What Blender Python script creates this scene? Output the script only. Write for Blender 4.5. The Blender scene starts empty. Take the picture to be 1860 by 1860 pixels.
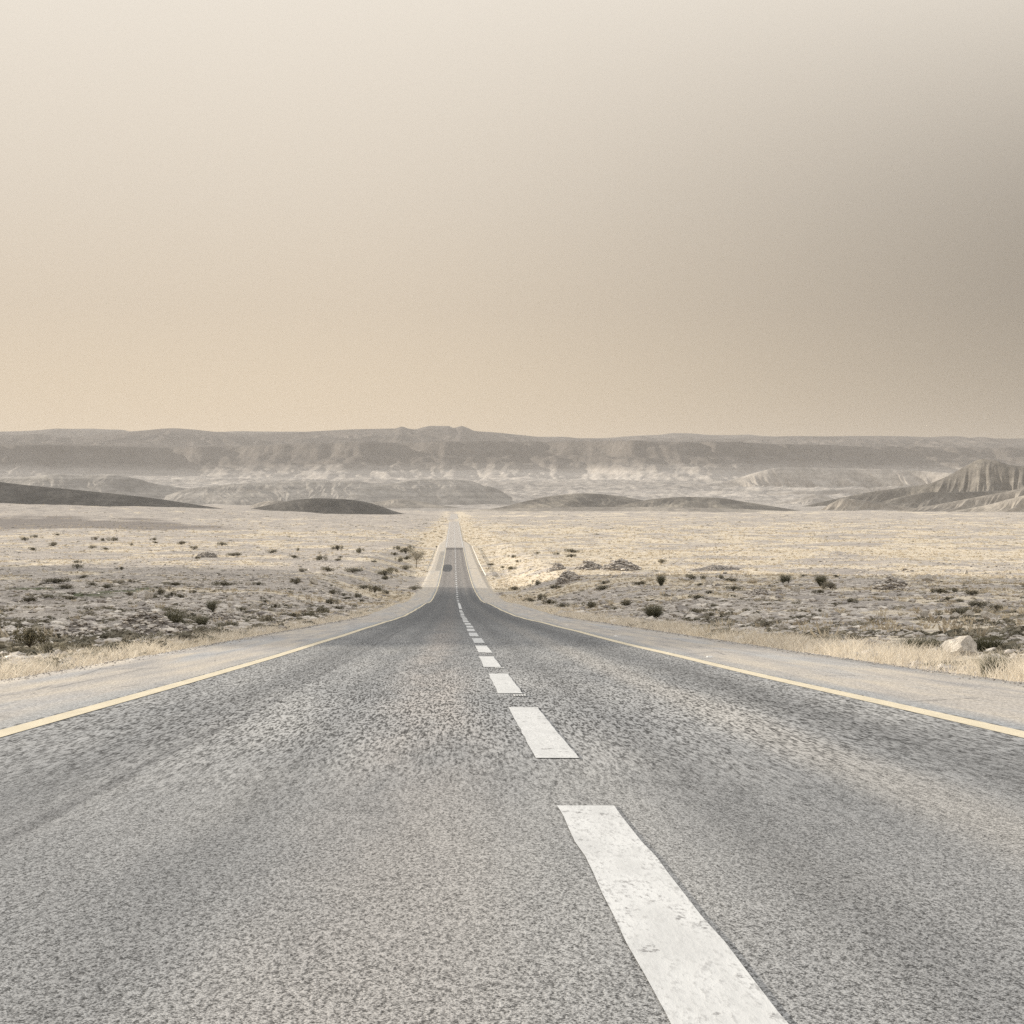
import bpy, bmesh, math, random
import numpy as np
from mathutils import Matrix, Vector, Euler

rng = np.random.default_rng(7)
random.seed(7)
scene = bpy.context.scene
COL = scene.collection

# ------------------------------------------------------------------ camera model
F = 3800.0            # focal length in photo pixels (photo is 1860 px square)
YAW = -math.atan(106 / F)
PITCH = -math.atan(25 / F)
ROT = Euler((math.pi / 2 + PITCH, 0, YAW), 'XYZ').to_matrix()
RM = np.array(ROT)

def ray(px, py):
    v = np.array([(px - 930) / F, -(py - 930) / F, -1.0])
    d = RM @ v
    return d / d[1]                       # per metre of world Y

def at(px, py, Y):
    return ray(px, py) * Y

# ------------------------------------------------------------------ noise
def _hash(ix, iy, seed):
    h = (ix.astype(np.int64) * 374761393 + iy.astype(np.int64) * 668265263 + seed * 1274126177) & 0xFFFFFFFF
    h = ((h ^ (h >> 13)) * 1274126177) & 0xFFFFFFFF
    return (h ^ (h >> 16)) & 0xFFFFFFFF

def pn(x, y, seed=0):
    x = np.asarray(x, float); y = np.asarray(y, float)
    x, y = np.broadcast_arrays(x, y)
    x0 = np.floor(x); y0 = np.floor(y); fx = x - x0; fy = y - y0
    def g(ix, iy, dx, dy):
        a = _hash(ix, iy, seed) * (2 * math.pi / 4294967296.0)
        return np.cos(a) * dx + np.sin(a) * dy
    u = fx * fx * fx * (fx * (fx * 6 - 15) + 10); v = fy * fy * fy * (fy * (fy * 6 - 15) + 10)
    a = g(x0, y0, fx, fy); b = g(x0 + 1, y0, fx - 1, fy)
    c = g(x0, y0 + 1, fx, fy - 1); d = g(x0 + 1, y0 + 1, fx - 1, fy - 1)
    return 1.5 * ((a + (b - a) * u) + ((c + (d - c) * u) - (a + (b - a) * u)) * v)

def fbm(x, y, seed=0, o=4, gain=.5):
    s = 0; a = 1; f = 1
    for i in range(o):
        s = s + a * pn(np.asarray(x) * f, np.asarray(y) * f, seed + i * 17); a *= gain; f *= 2.03
    return s

def ridged(x, y, seed=0, o=4, gain=.5):
    s = 0; a = 1; f = 1; t = 0
    for i in range(o):
        s = s + a * (1 - np.abs(pn(np.asarray(x) * f, np.asarray(y) * f, seed + i * 31))); t += a; a *= gain; f *= 2.1
    return s / t

def sst(a, b, x):
    t = np.clip((np.asarray(x, float) - a) / (b - a), 0, 1)
    return t * t * (3 - 2 * t)

def pchip(xs, ys):
    xs = np.array(xs, float); ys = np.array(ys, float)
    h = np.diff(xs); m = np.diff(ys) / h
    d = np.zeros_like(ys); d[0] = m[0]; d[-1] = m[-1]
    for i in range(1, len(xs) - 1):
        d[i] = 0 if m[i - 1] * m[i] <= 0 else 2 * m[i - 1] * m[i] / (m[i - 1] + m[i])
    def f(x):
        x = np.asarray(x, float); lo = x < xs[0]; hi = x > xs[-1]
        i = np.clip(np.searchsorted(xs, x) - 1, 0, len(h) - 1)
        t = (x - xs[i]) / h[i]
        r = ((1 + 2 * t) * (1 - t) ** 2 * ys[i] + t * (1 - t) ** 2 * h[i] * d[i] + t * t * (3 - 2 * t) * ys[i + 1] + t * t * (t - 1) * h[i] * d[i + 1])
        return np.where(lo, ys[0] + d[0] * (x - xs[0]), np.where(hi, ys[-1] + d[-1] * (x - xs[-1]), r))
    return f

# ------------------------------------------------------------------ ground shape (camera eye is at z = 0)
_road = pchip([0, 35.5, 79, 142, 219, 307, 448, 636, 855, 1500, 2490, 3200],
              [-.87, -2.69, -4.82, -7.85, -11.1, -14.8, -18.1, -19.75, -20.2, -20.3, -20.4, -20.6])
_side = pchip([0, 26, 60, 100, 150, 250, 400, 600, 855, 1200, 2000, 2600, 3300],
              [-.9, -2.25, -3.8, -5.6, -7.6, -10.6, -14.3, -17.2, -19.1, -19.9, -20.3, -20.5, -20.9])
def roadz(y):
    y = np.asarray(y, float)
    return _road(y) + sst(40, 140, y) * (.035 * pn(y / 21., 3.3, 5) + .02 * pn(y / 9., 1.3, 6))
XC = .385                                    # road centre
def half_r(y): return 6.75 + .3 * sst(60, 300, y) - 2.6 * sst(900, 1020, y)
def half_l(y): return 5.65 + .75 * sst(60, 300, y) - 2.0 * sst(900, 1020, y)

def terrain(x, y):
    x = np.asarray(x, float); y = np.asarray(y, float)
    edge = np.where(x > 0, half_r(y), half_l(y))
    out = np.abs(x) - edge
    cell = .35 + .004 * np.clip(y, 0, None)
    t = sst(0, 15, out - .3 - cell)
    n = .10 * fbm(x / 3.1, y / 3.1, 11, 3) + .30 * fbm(x / 17., y / 17., 12, 3) * sst(20, 120, y) + \
        .75 * fbm(x / 70., y / 90., 13, 3) * sst(60, 500, y)
    zr = roadz(y) - .10 - .10 * sst(-cell - .2, .2, -out) - .004 * cell * 40 * .0
    zs = _side(y) + n - .15 * (1 - sst(3, 14, out))
    n2 = .16 * (fbm(x / 1.6, y / 1.9, 15, 4, .6) * .36) * sst(1.5, 6, out) * sst(900, 300, y)
    z = zr + (zs + n2 - zr) * t
    z = z + 1.5 * fbm(x / 170., y / 210., 14, 3) * sst(1500, 2300, y) * sst(8, 60, out)
    z = z + 9.5 * sst(1500, 2500, y) * sst(-110, -330, x)
    # low swell on the left plain
    z = z + 12 * np.exp(-((x + 480) / 250.) ** 2) * np.exp(-((y - 1950) / 190.) ** 2)
    return z

def hit(px, py, y0=14., y1=2950.):
    r = ray(px, py)
    ys = np.exp(np.linspace(math.log(y0), math.log(y1), 2500))
    below = ys * r[2] < terrain(ys * r[0], ys)
    k = int(np.argmax(below)) if below.any() else len(ys) - 1
    Y = ys[k]
    return np.array([Y * r[0], Y, float(terrain(Y * r[0], Y))])

# ------------------------------------------------------------------ mesh / object helpers
def mesh(name, V, Fq, mat=None, smooth=True, color=None, attrs=None):
    me = bpy.data.meshes.new(name)
    V = np.asarray(V, np.float32)
    fl = Fq if isinstance(Fq, (list, tuple)) else [Fq]
    fl = [np.asarray(f, np.int32) for f in fl if len(f)]
    idx = np.concatenate([f.ravel() for f in fl]); tot = np.concatenate([np.full(len(f), f.shape[1], np.int32) for f in fl])
    start = np.concatenate([[0], np.cumsum(tot)[:-1]]).astype(np.int32)
    me.vertices.add(len(V)); me.vertices.foreach_set('co', V.ravel())
    me.loops.add(len(idx)); me.loops.foreach_set('vertex_index', idx)
    me.polygons.add(len(tot)); me.polygons.foreach_set('loop_start', start); me.polygons.foreach_set('loop_total', tot)
    me.polygons.foreach_set('use_smooth', np.full(len(tot), smooth))
    if color is not None:
        a = me.color_attributes.new('tint', 'FLOAT_COLOR', 'POINT')
        c = np.ones((len(V), 4), np.float32); c[:, :3] = np.asarray(color)[:, None] if np.ndim(color) == 1 else color
        a.data.foreach_set('color', c.ravel())
    for k, v in (attrs or {}).items():
        a = me.attributes.new(k, 'FLOAT', 'POINT'); a.data.foreach_set('value', np.asarray(v, np.float32))
    me.update(calc_edges=True); me.validate()
    if mat: me.materials.append(mat)
    return me

def link(name, me, parent=None, loc=(0, 0, 0), rz=0, sc=(1, 1, 1)):
    o = bpy.data.objects.new(name, me); COL.objects.link(o)
    o.parent = parent; o.location = loc; o.rotation_euler = (0, 0, rz); o.scale = sc
    return o

def tag(o, label=None, cat=None, group=None, kind=None):
    if label: o['label'] = label
    if cat: o['category'] = cat
    if group: o['group'] = group
    if kind: o['kind'] = kind
    return o

def grid_faces(nr, nc):
    i = np.arange(nr * nc).reshape(nr, nc)
    return np.stack([i[:-1, :-1].ravel(), i[:-1, 1:].ravel(), i[1:, 1:].ravel(), i[1:, :-1].ravel()], 1)

def scatter(protos, pos, scale, rot, pick, tint=None):
    """merge many small copies of proto (V, F) into one vertex / face list"""
    Vs, Fs, Cs = [], {}, []
    off = 0
    for k, (V, Fl) in enumerate(protos):
        m = np.where(pick == k)[0]
        if not len(m): continue
        c, s = np.cos(rot[m]), np.sin(rot[m])
        S = scale[m]
        X = V[None, :, 0] * S[:, None, 0]; Y = V[None, :, 1] * S[:, None, 1]; Z = V[None, :, 2] * S[:, None, 2]
        P = np.stack([X * c[:, None] - Y * s[:, None], X * s[:, None] + Y * c[:, None], Z], -1) + pos[m][:, None, :]
        Vs.append(P.reshape(-1, 3))
        if tint is not None: Cs.append(np.repeat(tint[m], len(V)))
        for f in (Fl if isinstance(Fl, list) else [Fl]):
            if not len(f): continue
            ff = (f[None] + (off + np.arange(len(m)) * len(V))[:, None, None]).reshape(-1, f.shape[1])
            Fs.setdefault(f.shape[1], []).append(ff)
        off += len(m) * len(V)
    return np.concatenate(Vs), [np.concatenate(v) for v in Fs.values()], (np.concatenate(Cs) if Cs else None)

# ------------------------------------------------------------------ node helpers
class NT:
    def __init__(s, name):
        s.m = bpy.data.materials.new(name); s.m.use_nodes = True; s.t = s.m.node_tree; s.t.nodes.clear()
        s.out = s.t.nodes.new('ShaderNodeOutputMaterial')
    def n(s, typ, **kw):
        nd = s.t.nodes.new(typ)
        for k, v in kw.items(): setattr(nd, k, v)
        return nd
    def set(s, sock, v):
        if hasattr(v, 'is_output'): s.t.links.new(v, sock)
        else: sock.default_value = v
    def pos(s): return s.n('ShaderNodeNewGeometry').outputs['Position']
    def obj(s): return s.n('ShaderNodeTexCoord').outputs['Object']
    def scale(s, v, k, off=(0, 0, 0)):
        nd = s.n('ShaderNodeMapping'); s.set(nd.inputs['Vector'], v); nd.inputs['Scale'].default_value = k; nd.inputs['Location'].default_value = off
        return nd.outputs[0]
    def noise(s, v, sc, det=3, rough=.55, dist=0):
        nd = s.n('ShaderNodeTexNoise'); s.set(nd.inputs['Vector'], v); nd.inputs['Scale'].default_value = sc
        nd.inputs['Detail'].default_value = det; nd.inputs['Roughness'].default_value = rough; nd.inputs['Distortion'].default_value = dist
        return nd.outputs['Fac']
    def vor(s, v, sc, feature='F1', out='Distance'):
        nd = s.n('ShaderNodeTexVoronoi', feature=feature); s.set(nd.inputs['Vector'], v); nd.inputs['Scale'].default_value = sc
        return nd.outputs[out]
    def math(s, op, a, b=0., c=None, clamp=False):
        nd = s.n('ShaderNodeMath', operation=op, use_clamp=clamp); s.set(nd.inputs[0], a); s.set(nd.inputs[1], b)
        if c is not None: s.set(nd.inputs[2], c)
        return nd.outputs[0]
    def mr(s, v, a, b, c=0., d=1.):
        nd = s.n('ShaderNodeMapRange', interpolation_type='SMOOTHSTEP'); s.set(nd.inputs[0], v)
        for i, q in enumerate((a, b, c, d)): nd.inputs[i + 1].default_value = q
        return nd.outputs[0]
    def mix(s, f, a, b, mode='MIX'):
        nd = s.n('ShaderNodeMix', data_type='RGBA', blend_type=mode); s.set(nd.inputs[0], f)
        s.set(nd.inputs[6], a if hasattr(a, 'is_output') else (*a, 1)); s.set(nd.inputs[7], b if hasattr(b, 'is_output') else (*b, 1))
        return nd.outputs[2]
    def ramp(s, f, stops):
        nd = s.n('ShaderNodeValToRGB'); s.set(nd.inputs[0], f); e = nd.color_ramp.elements
        while len(e) < len(stops): e.new(.5)
        for q, (p, c) in zip(e, stops): q.position = p; q.color = (*c, 1) if len(c) == 3 else c
        return nd.outputs[0]
    def attr(s, name, out='Fac'):
        nd = s.n('ShaderNodeAttribute'); nd.attribute_name = name; return nd.outputs[out]
    def sep(s, v):
        nd = s.n('ShaderNodeSeparateXYZ'); s.set(nd.inputs[0], v); return nd.outputs
    def gray(s, v): return s.mix(1., (1, 1, 1), v, 'MULTIPLY')
    def bump(s, h, strength=.5, dist=.1):
        nd = s.n('ShaderNodeBump'); s.set(nd.inputs['Height'], h); nd.inputs['Strength'].default_value = strength; nd.inputs['Distance'].default_value = dist
        return nd.outputs[0]
    def done(s, col, rough=.9, normal=None, spec=.15):
        b = s.n('ShaderNodeBsdfPrincipled'); s.set(b.inputs['Base Color'], col if hasattr(col, 'is_output') else (*col, 1))
        s.set(b.inputs['Roughness'], rough); b.inputs['Specular IOR Level'].default_value = spec
        if normal is not None: s.set(b.inputs['Normal'], normal)
        s.t.links.new(b.outputs[0], s.out.inputs['Surface']); return s.m
    def mulf(s, col, f): return s.mix(1., col, f, 'MULTIPLY')

# ------------------------------------------------------------------ materials
def mat_asphalt():
    q = NT('asphalt'); p = q.pos(); sx, sy, sz = q.sep(p)
    g0 = q.noise(p, 150, 2, .7)
    g1 = q.noise(q.scale(p, (1, .30, 1)), 80, 2, .7)
    g2 = q.noise(q.scale(p, (1, .07, 1)), 52, 1, .8)
    g3 = q.noise(q.scale(p, (1, .05, 1), (7, 3, 0)), 20, 3, .85)
    near = q.math('ADD', q.math('MULTIPLY', g0, .62), q.math('MULTIPLY', g1, .38))
    farg = q.math('ADD', q.math('ADD', q.math('MULTIPLY', g1, .12), q.math('MULTIPLY', g2, .58)), q.math('MULTIPLY', g3, .30))
    wv = q.mr(sy, 5, 19, 0, 1)
    grain = q.math('ADD', q.math('MULTIPLY', near, q.math('SUBTRACT', 1., wv)), q.math('MULTIPLY', farg, wv))
    gr = q.mr(grain, .41, .57, .24, 1.5)
    big = q.noise(q.scale(p, (1, .12, 1)), .9, 4, .6)
    wide = q.noise(q.scale(p, (.5, .02, 1)), 1.3, 3, .55)
    base = q.ramp(big, [(.28, (.205, .207, .207)), (.5, (.265, .264, .259)), (.72, (.32, .315, .302))])
    # pinkish dusty drag beside the centre line
    dx = q.math('ABSOLUTE', q.math('SUBTRACT', sx, q.math('MULTIPLY_ADD', wide, .5, -.5)))
    dust = q.mr(dx, .1, .62, 1., 0.)
    base = q.mix(q.math('MULTIPLY', dust, q.math('MULTIPLY', q.mr(big, .3, .6, .1, .45), q.mr(sy, 8, 19, .45, 1.))), base, (.37, .325, .285))
    # wheel tracks: polished and darker
    for c, w, k in ((-2.05, .5, .48), (3.0, .6, .6), (1.2, .34, .36), (-.95, .3, .3)):
        t = q.mr(q.math('ABSOLUTE', q.math('SUBTRACT', sx, q.math('MULTIPLY_ADD', wide, .5, c - .25))), 0., w, 1., 0.)
        base = q.mix(q.math('MULTIPLY', t, q.math('MULTIPLY', q.mr(big, .3, .65, .35, 1.), k)), base, (.09, .092, .095))
    # paving seam streak in the right lane, tar line in the left lane
    wob = q.noise(q.scale(p, (0, .09, 0)), 1., 2)
    t = q.mr(q.math('ABSOLUTE', q.math('SUBTRACT', sx, q.math('MULTIPLY_ADD', wob, .35, 2.0))), .05, .42, 1., 0.)
    base = q.mix(q.math('MULTIPLY', t, .55), base, (.36, .34, .31))
    t = q.mr(q.math('ABSOLUTE', q.math('SUBTRACT', sx, q.math('MULTIPLY_ADD', wob, .3, -1.85))), .01, .07, 1., 0.)
    base = q.mix(q.math('MULTIPLY', t, .38), base, (.09, .09, .092))
    # darker tone down the slope, brown dusted surface in the hollow, bleached old surface far out
    n2 = q.noise(q.scale(p, (.6, .05, 1)), 1., 3)
    yy = q.math('MULTIPLY_ADD', n2, 30., sy)
    dk = q.math('MULTIPLY', q.mr(yy, 30, 140, 0., 1.), q.mr(yy, 330, 470, 1., 0.))
    base = q.mix(q.math('MULTIPLY', dk, .74), base, (.115, .117, .119))
    base = q.mix(q.math('MULTIPLY', q.mr(yy, 340, 480, 0., 1.), .55), base, (.245, .215, .19))
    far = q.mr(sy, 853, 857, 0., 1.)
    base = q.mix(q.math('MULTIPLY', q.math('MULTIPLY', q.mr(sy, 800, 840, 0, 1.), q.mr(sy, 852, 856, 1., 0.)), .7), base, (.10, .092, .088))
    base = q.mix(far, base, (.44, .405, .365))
    # oval tar patch
    ex = q.math('POWER', q.math('DIVIDE', q.math('ADD', sx, 1.75), 1.35), 2.)
    ey = q.math('POWER', q.math('DIVIDE', q.math('SUBTRACT', sy, 585.), 38.), 4.)
    el = q.mr(q.math('ADD', ex, ey), .8, 1.15, 1., 0.)
    base = q.mix(q.math('MULTIPLY', el, .85), base, (.07, .075, .08))
    col = q.mulf(base, q.gray(gr))
    return q.done(col, .92, q.bump(grain, .5, .012), .08)

def mat_shoulder():
    q = NT('worn_shoulder'); p = q.pos(); sx, sy, sz = q.sep(p)
    st = q.noise(q.scale(p, (1, .05, 1)), 2.2, 4, .6)
    fine = q.noise(q.scale(p, (1, .14, 1)), 55, 3, .7)
    bl = q.noise(q.scale(p, (.8, .03, 1)), 1., 3, .6)
    c = q.ramp(st, [(.3, (.33, .315, .30)), (.5, (.44, .405, .36)), (.68, (.52, .465, .385))])
    c = q.mix(q.mr(bl, .5, .68, 0, .55), c, (.37, .385, .40))
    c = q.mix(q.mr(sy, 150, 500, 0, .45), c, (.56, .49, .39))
    # cracks along the road
    cr = q.vor(q.scale(p, (.9, .10, 1)), 1.1, 'DISTANCE_TO_EDGE')
    ck = q.math('MULTIPLY', q.mr(cr, .0, .018, 1., 0.), q.mr(st, .42, .55, 1, 0))
    c = q.mix(q.math('MULTIPLY', ck, .6), c, (.12, .115, .11))
    # grey weathering next to the carriageway edge
    e = q.math('MINIMUM', q.math('ABSOLUTE', q.math('SUBTRACT', sx, 4.05)), q.math('ABSOLUTE', q.math('ADD', sx, 3.28)))
    c = q.mix(q.math('MULTIPLY', q.mr(e, .06, .5, 1., 0.), q.mr(bl, .35, .6, .2, .8)), c, (.30, .315, .325))
    c = q.mulf(c, q.gray(q.mr(fine, .3, .7, .66, 1.3)))
    return q.done(c, .93, q.bump(fine, .5, .01), .08)

def mat_paint(name, col, worn, amt):
    q = NT(name); p = q.pos()
    f = q.noise(q.scale(p, (1, .2, 1)), 60, 3, .7); w = q.noise(q.scale(p, (1, .15, 1)), 6, 4, .7)
    m = q.math('MULTIPLY', q.mr(f, .48, .7, 0, 1), q.mr(w, .35, .7, .15, 1.))
    chip = q.noise(q.scale(p, (1, .5, 1)), 11, 5, .75)
    m = q.math('MAXIMUM', m, q.mr(chip, .60, .66))
    c = q.mix(q.math('MULTIPLY', m, amt), col, worn)
    return q.done(q.mulf(c, q.gray(q.mr(w, .3, .7, .88, 1.06))), .8, q.bump(f, .3, .004), .2)

def mat_ground():
    q = NT('desert_ground'); p = q.pos(); sx, sy, sz = q.sep(p)
    stw = q.attr('straw')
    a = q.noise(p, .55, 5, .65); b = q.noise(q.scale(p, (1, .6, 1)), 2.6, 4, .7); c = q.noise(p, .09, 4, .6)
    f = q.noise(q.scale(p, (1, .35, 1)), 14, 3, .75)
    grav = q.ramp(b, [(.27, (.155, .138, .12)), (.43, (.40, .357, .308)), (.7, (.66, .60, .53))])
    grav = q.mix(q.mr(c, .42, .62, 0, .6), grav, (.275, .25, .232))
    straw = q.ramp(a, [(.3, (.46, .39, .295)), (.5, (.63, .545, .42)), (.72, (.74, .665, .54))])
    k = q.math('ADD', stw, q.math('MULTIPLY', q.math('SUBTRACT', a, .5), 1.7))
    k = q.math('ADD', k, q.math('MULTIPLY', q.math('SUBTRACT', c, .5), 1.5))
    k = q.mr(k, .38, .66)
    col = q.mix(k, grav, straw)
    # scrub-brown film and stone specks
    col = q.mix(q.math('MULTIPLY', q.mr(q.noise(p, .22, 5, .7), .55, .68, 0, 1.), q.mr(stw, .2, .9, .55, .25)), col, (.20, .175, .145))
    col = q.mix(q.math('MULTIPLY', q.attr('swell_shade'), q.mr(b, .3, .7, .95, .7)), col, (.185, .165, .152))  # shade of the far left swell painted into the ground colour
    gm = q.attr('moss'); col = q.mix(q.math('MULTIPLY', gm, q.mr(b, .35, .6, .3, 1.)), col, (.065, .085, .03))
    col = q.mulf(col, q.gray(q.mr(f, .3, .7, .62, 1.32)))
    h = q.math('ADD', q.math('MULTIPLY', b, .6), q.math('MULTIPLY', f, .25))
    return q.done(col, .95, q.bump(h, .8, .25), .05)

def mat_rocky(name, lo, mid, hi, sc, bs, bd, strata=None, dark=None, specks=0., sw=.3):
    q = NT(name); p = q.pos(); sx, sy, sz = q.sep(p)
    a = q.noise(p, sc, 6, .65); b = q.noise(p, sc * 7, 5, .7)
    c = q.ramp(a, [(.3, lo), (.5, mid), (.7, hi)])
    if strata:
        z = q.math('MULTIPLY_ADD', a, strata * 1.2, sz)
        s = q.noise(q.scale(p, (.0006, .0006, 1 / strata)), 1., 4, .75)
        c = q.mix(q.mr(s, .46, .62, 0, sw), c, tuple(v * .62 for v in lo))
        c = q.mix(q.mr(s, .52, .40, 0, sw * .8), c, tuple(min(.6, v * 1.2) for v in hi))
    if dark:                                     # darker cap rock above a height, thinner haze put into its colour too
        z0, z1, dc = dark
        hgt = q.math('MULTIPLY_ADD', q.math('SUBTRACT', a, .5), (z1 - z0) * .8, sz)
        c = q.mix(q.mr(hgt, z0, z1, 0, .92), c, dc)
    if specks:
        v = q.vor(p, specks, 'F1'); c = q.mix(q.mr(v, .10, .2, .8, 0.), c, (.06, .055, .045))
    c = q.mulf(c, q.gray(q.mr(b, .3, .7, .8, 1.2)))
    return q.done(c, .95, q.bump(q.math('ADD', a, q.math('MULTIPLY', b, .3)), bs, bd), .05)

def mat_plant(name, c0, c1, tint=True, back=.25):
    q = NT(name); oi = q.n('ShaderNodeObjectInfo').outputs['Random']
    f = q.attr('tint')
    col = q.mix(f, c0, c1)
    hs = q.n('ShaderNodeHueSaturation'); q.set(hs.inputs['Color'], col); q.set(hs.inputs['Value'], q.mr(oi, 0, 1, .78, 1.25)); q.set(hs.inputs['Saturation'], q.mr(oi, 0, 1, 1.1, .8))
    d = q.n('ShaderNodeBsdfDiffuse'); q.set(d.inputs[0], hs.outputs[0])
    t = q.n('ShaderNodeBsdfTranslucent'); q.set(t.inputs[0], hs.outputs[0])
    mx = q.n('ShaderNodeMixShader'); mx.inputs[0].default_value = back
    q.t.links.new(d.outputs[0], mx.inputs[1]); q.t.links.new(t.outputs[0], mx.inputs[2]); q.t.links.new(mx.outputs[0], q.out.inputs['Surface'])
    return q.m

def mat_stone(name, a, b):
    q = NT(name); p = q.obj(); n = q.noise(p, 3., 5, .7); n2 = q.noise(p, 14, 4, .7)
    c = q.mix(q.mr(n, .35, .65), a, b)
    c = q.mulf(c, q.gray(q.mr(n2, .3, .7, .72, 1.2)))
    oi = q.n('ShaderNodeObjectInfo').outputs['Random']
    c = q.mulf(c, q.gray(q.mr(oi, 0, 1, .85, 1.12)))
    return q.done(c, .93, q.bump(q.math('ADD', n, q.math('MULTIPLY', n2, .4)), .7, .12), .08)

def mat_stones_tinted(name, a, b):
    q = NT(name); p = q.pos(); n2 = q.noise(p, 9, 4, .7)
    c = q.mix(q.attr('tint'), a, b)
    return q.done(q.mulf(c, q.gray(q.mr(n2, .3, .7, .75, 1.2))), .93, q.bump(n2, .5, .05), .08)

M = dict(
    asphalt=mat_asphalt(), shoulder=mat_shoulder(),
    yellow=mat_paint('yellow_line_paint', (.66, .58, .425), (.36, .33, .28), .75),
    white=mat_paint('white_line_paint', (.60, .60, .585), (.25, .245, .24), .95),
    ground=mat_ground(),
    hill=mat_rocky('near_hill_rock', (.068, .064, .058), (.092, .086, .078), (.14, .13, .116), .02, .6, 4., specks=.09),
    chalk=mat_rocky('chalk_hill_rock', (.20, .187, .171), (.255, .238, .217), (.36, .333, .295), .008, .6, 8., strata=14),
    slope=mat_rocky('dark_slope_rock', (.10, .093, .085), (.15, .138, .122), (.30, .272, .23), .012, .7, 7., strata=16, sw=.10),  # darker rock tone also carries painted shade for the right ridges
    pale=mat_rocky('pale_badland_rock', (.24, .222, .20), (.315, .29, .262), (.46, .42, .365), .010, .6, 7., strata=18, sw=.14),
    ridge=mat_rocky('badland_rock', (.165, .152, .138), (.25, .228, .20), (.42, .375, .315), .012, .6, 5., strata=16, sw=.12),
    scarp=mat_rocky('escarpment_rock', (.27, .25, .228), (.335, .31, .283), (.41, .378, .338), .006, .7, 16., strata=20, sw=.30, dark=(88, 168, (.088, .078, .07))),  # pale foot paints in the valley mist below the dark cap
    back=mat_rocky('far_range_rock', (.07, .062, .056), (.095, .084, .076), (.135, .12, .107), .002, .5, 30.),
    broom=mat_plant('broom_twigs', (.08, .078, .048), (.38, .35, .25)),
    leaf=mat_plant('dark_scrub_leaves', (.062, .056, .036), (.31, .28, .20)),
    greyleaf=mat_plant('grey_scrub_leaves', (.13, .118, .085), (.38, .34, .26)),
    straw=mat_plant('dry_straw', (.40, .34, .255), (.80, .715, .57), back=.35),
    tuft=mat_plant('green_grey_grass', (.06, .066, .04), (.30, .27, .185), back=.35),
    wood=mat_plant('grey_stems', (.09, .075, .06), (.17, .145, .115)),
    stone=mat_stone('limestone', (.42, .38, .325), (.62, .57, .495)),
    heap=mat_stone('spoil_rubble', (.25, .225, .205), (.44, .40, .36)),
    stones=mat_stones_tinted('loose_stones', (.20, .18, .165), (.72, .66, .58)),
    rail=mat_paint('galvanised_rail', (.62, .60, .55), (.35, .33, .30), .5),
    post=mat_paint('dark_post_paint', (.12, .11, .10), (.2, .18, .16), .4),
    stud=mat_paint('stud_plastic', (.74, .73, .70), (.4, .39, .38), .4),
)

# ------------------------------------------------------------------ ground sheet
def straw_mask(x, y):
    zone = .12 + .44 * sst(210, 440, y + .22 * x + 60 * pn(x / 40., y / 60., 41)) * np.where(x > 0, 1., .55)
    zone = zone + .35 * sst(230, 300, y) * np.exp(-((np.abs(x) - 11) / 7.) ** 2)
    zone = zone + .55 * sst(820, 950, y) * np.exp(-((np.abs(x) - 9) / 7.) ** 2)
    zone = zone - .22 * sst(1050, 1500, y) - .30 * sst(1500, 2100, y) * np.where(x < 0, 1, .4)
    return zone + .75 * fbm(x / 22., y / 40., 42, 4, .6) + .4 * fbm(x / 120., y / 190., 43, 2)

ys = np.concatenate([np.arange(-45, 12, 1.5), 12 + np.cumsum(np.concatenate([[0], .16 + .0058 * (12 * np.exp(np.linspace(0, 5.62, 960)))]))])
ys = ys[ys < 3400]
u = np.linspace(-1, 1, 761); t = np.sign(u) * (.35 * np.abs(u) + .65 * np.abs(u) ** 2.2)
Wd = 70 + .62 * np.clip(ys, 0, None)
Yg, Tg = np.meshgrid(ys, t, indexing='ij'); Xg = Tg * Wd[:, None]
Zg = terrain(Xg, Yg)
sm = straw_mask(Xg, Yg)
def dark_mask(x, y):  # outline of the painted shade on the left swell
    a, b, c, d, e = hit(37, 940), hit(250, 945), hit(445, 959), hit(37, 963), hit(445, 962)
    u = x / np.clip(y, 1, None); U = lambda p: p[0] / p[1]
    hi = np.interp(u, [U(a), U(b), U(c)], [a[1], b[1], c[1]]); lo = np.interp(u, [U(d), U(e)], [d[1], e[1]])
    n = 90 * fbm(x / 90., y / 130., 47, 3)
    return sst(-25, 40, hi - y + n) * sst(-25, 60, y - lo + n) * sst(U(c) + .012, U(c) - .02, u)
def moss_mask(x, y):
    r = np.zeros_like(x)
    for px, py, wx, wy in ((190, 1077, 2.6, 9), (225, 1073, 2.2, 9), (150, 1079, 2.4, 7), (260, 1070, 1.6, 6), (60, 1071, 2.5, 8)):
        h = hit(px, py); r = np.maximum(r, np.exp(-((x - h[0]) / wx) ** 2 - ((y - h[1]) / wy) ** 2))
    return np.clip(r * 1.4, 0, 1)
mo = moss_mask(Xg, Yg)
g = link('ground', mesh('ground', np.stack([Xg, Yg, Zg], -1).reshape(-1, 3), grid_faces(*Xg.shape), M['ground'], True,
                        attrs=dict(straw=sm.ravel(), moss=mo.ravel(), swell_shade=dark_mask(Xg, Yg).ravel())))
tag(g, kind='structure')
# the wide desert floor under and around everything
s = 26000.
fl = link('desert_floor', mesh('desert_floor', [(-s, -4000, -34), (s, -4000, -34), (s, s, -34), (-s, s, -34)], np.array([[0, 1, 2, 3]]), M['ground'], False)); tag(fl, kind='structure')

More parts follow.
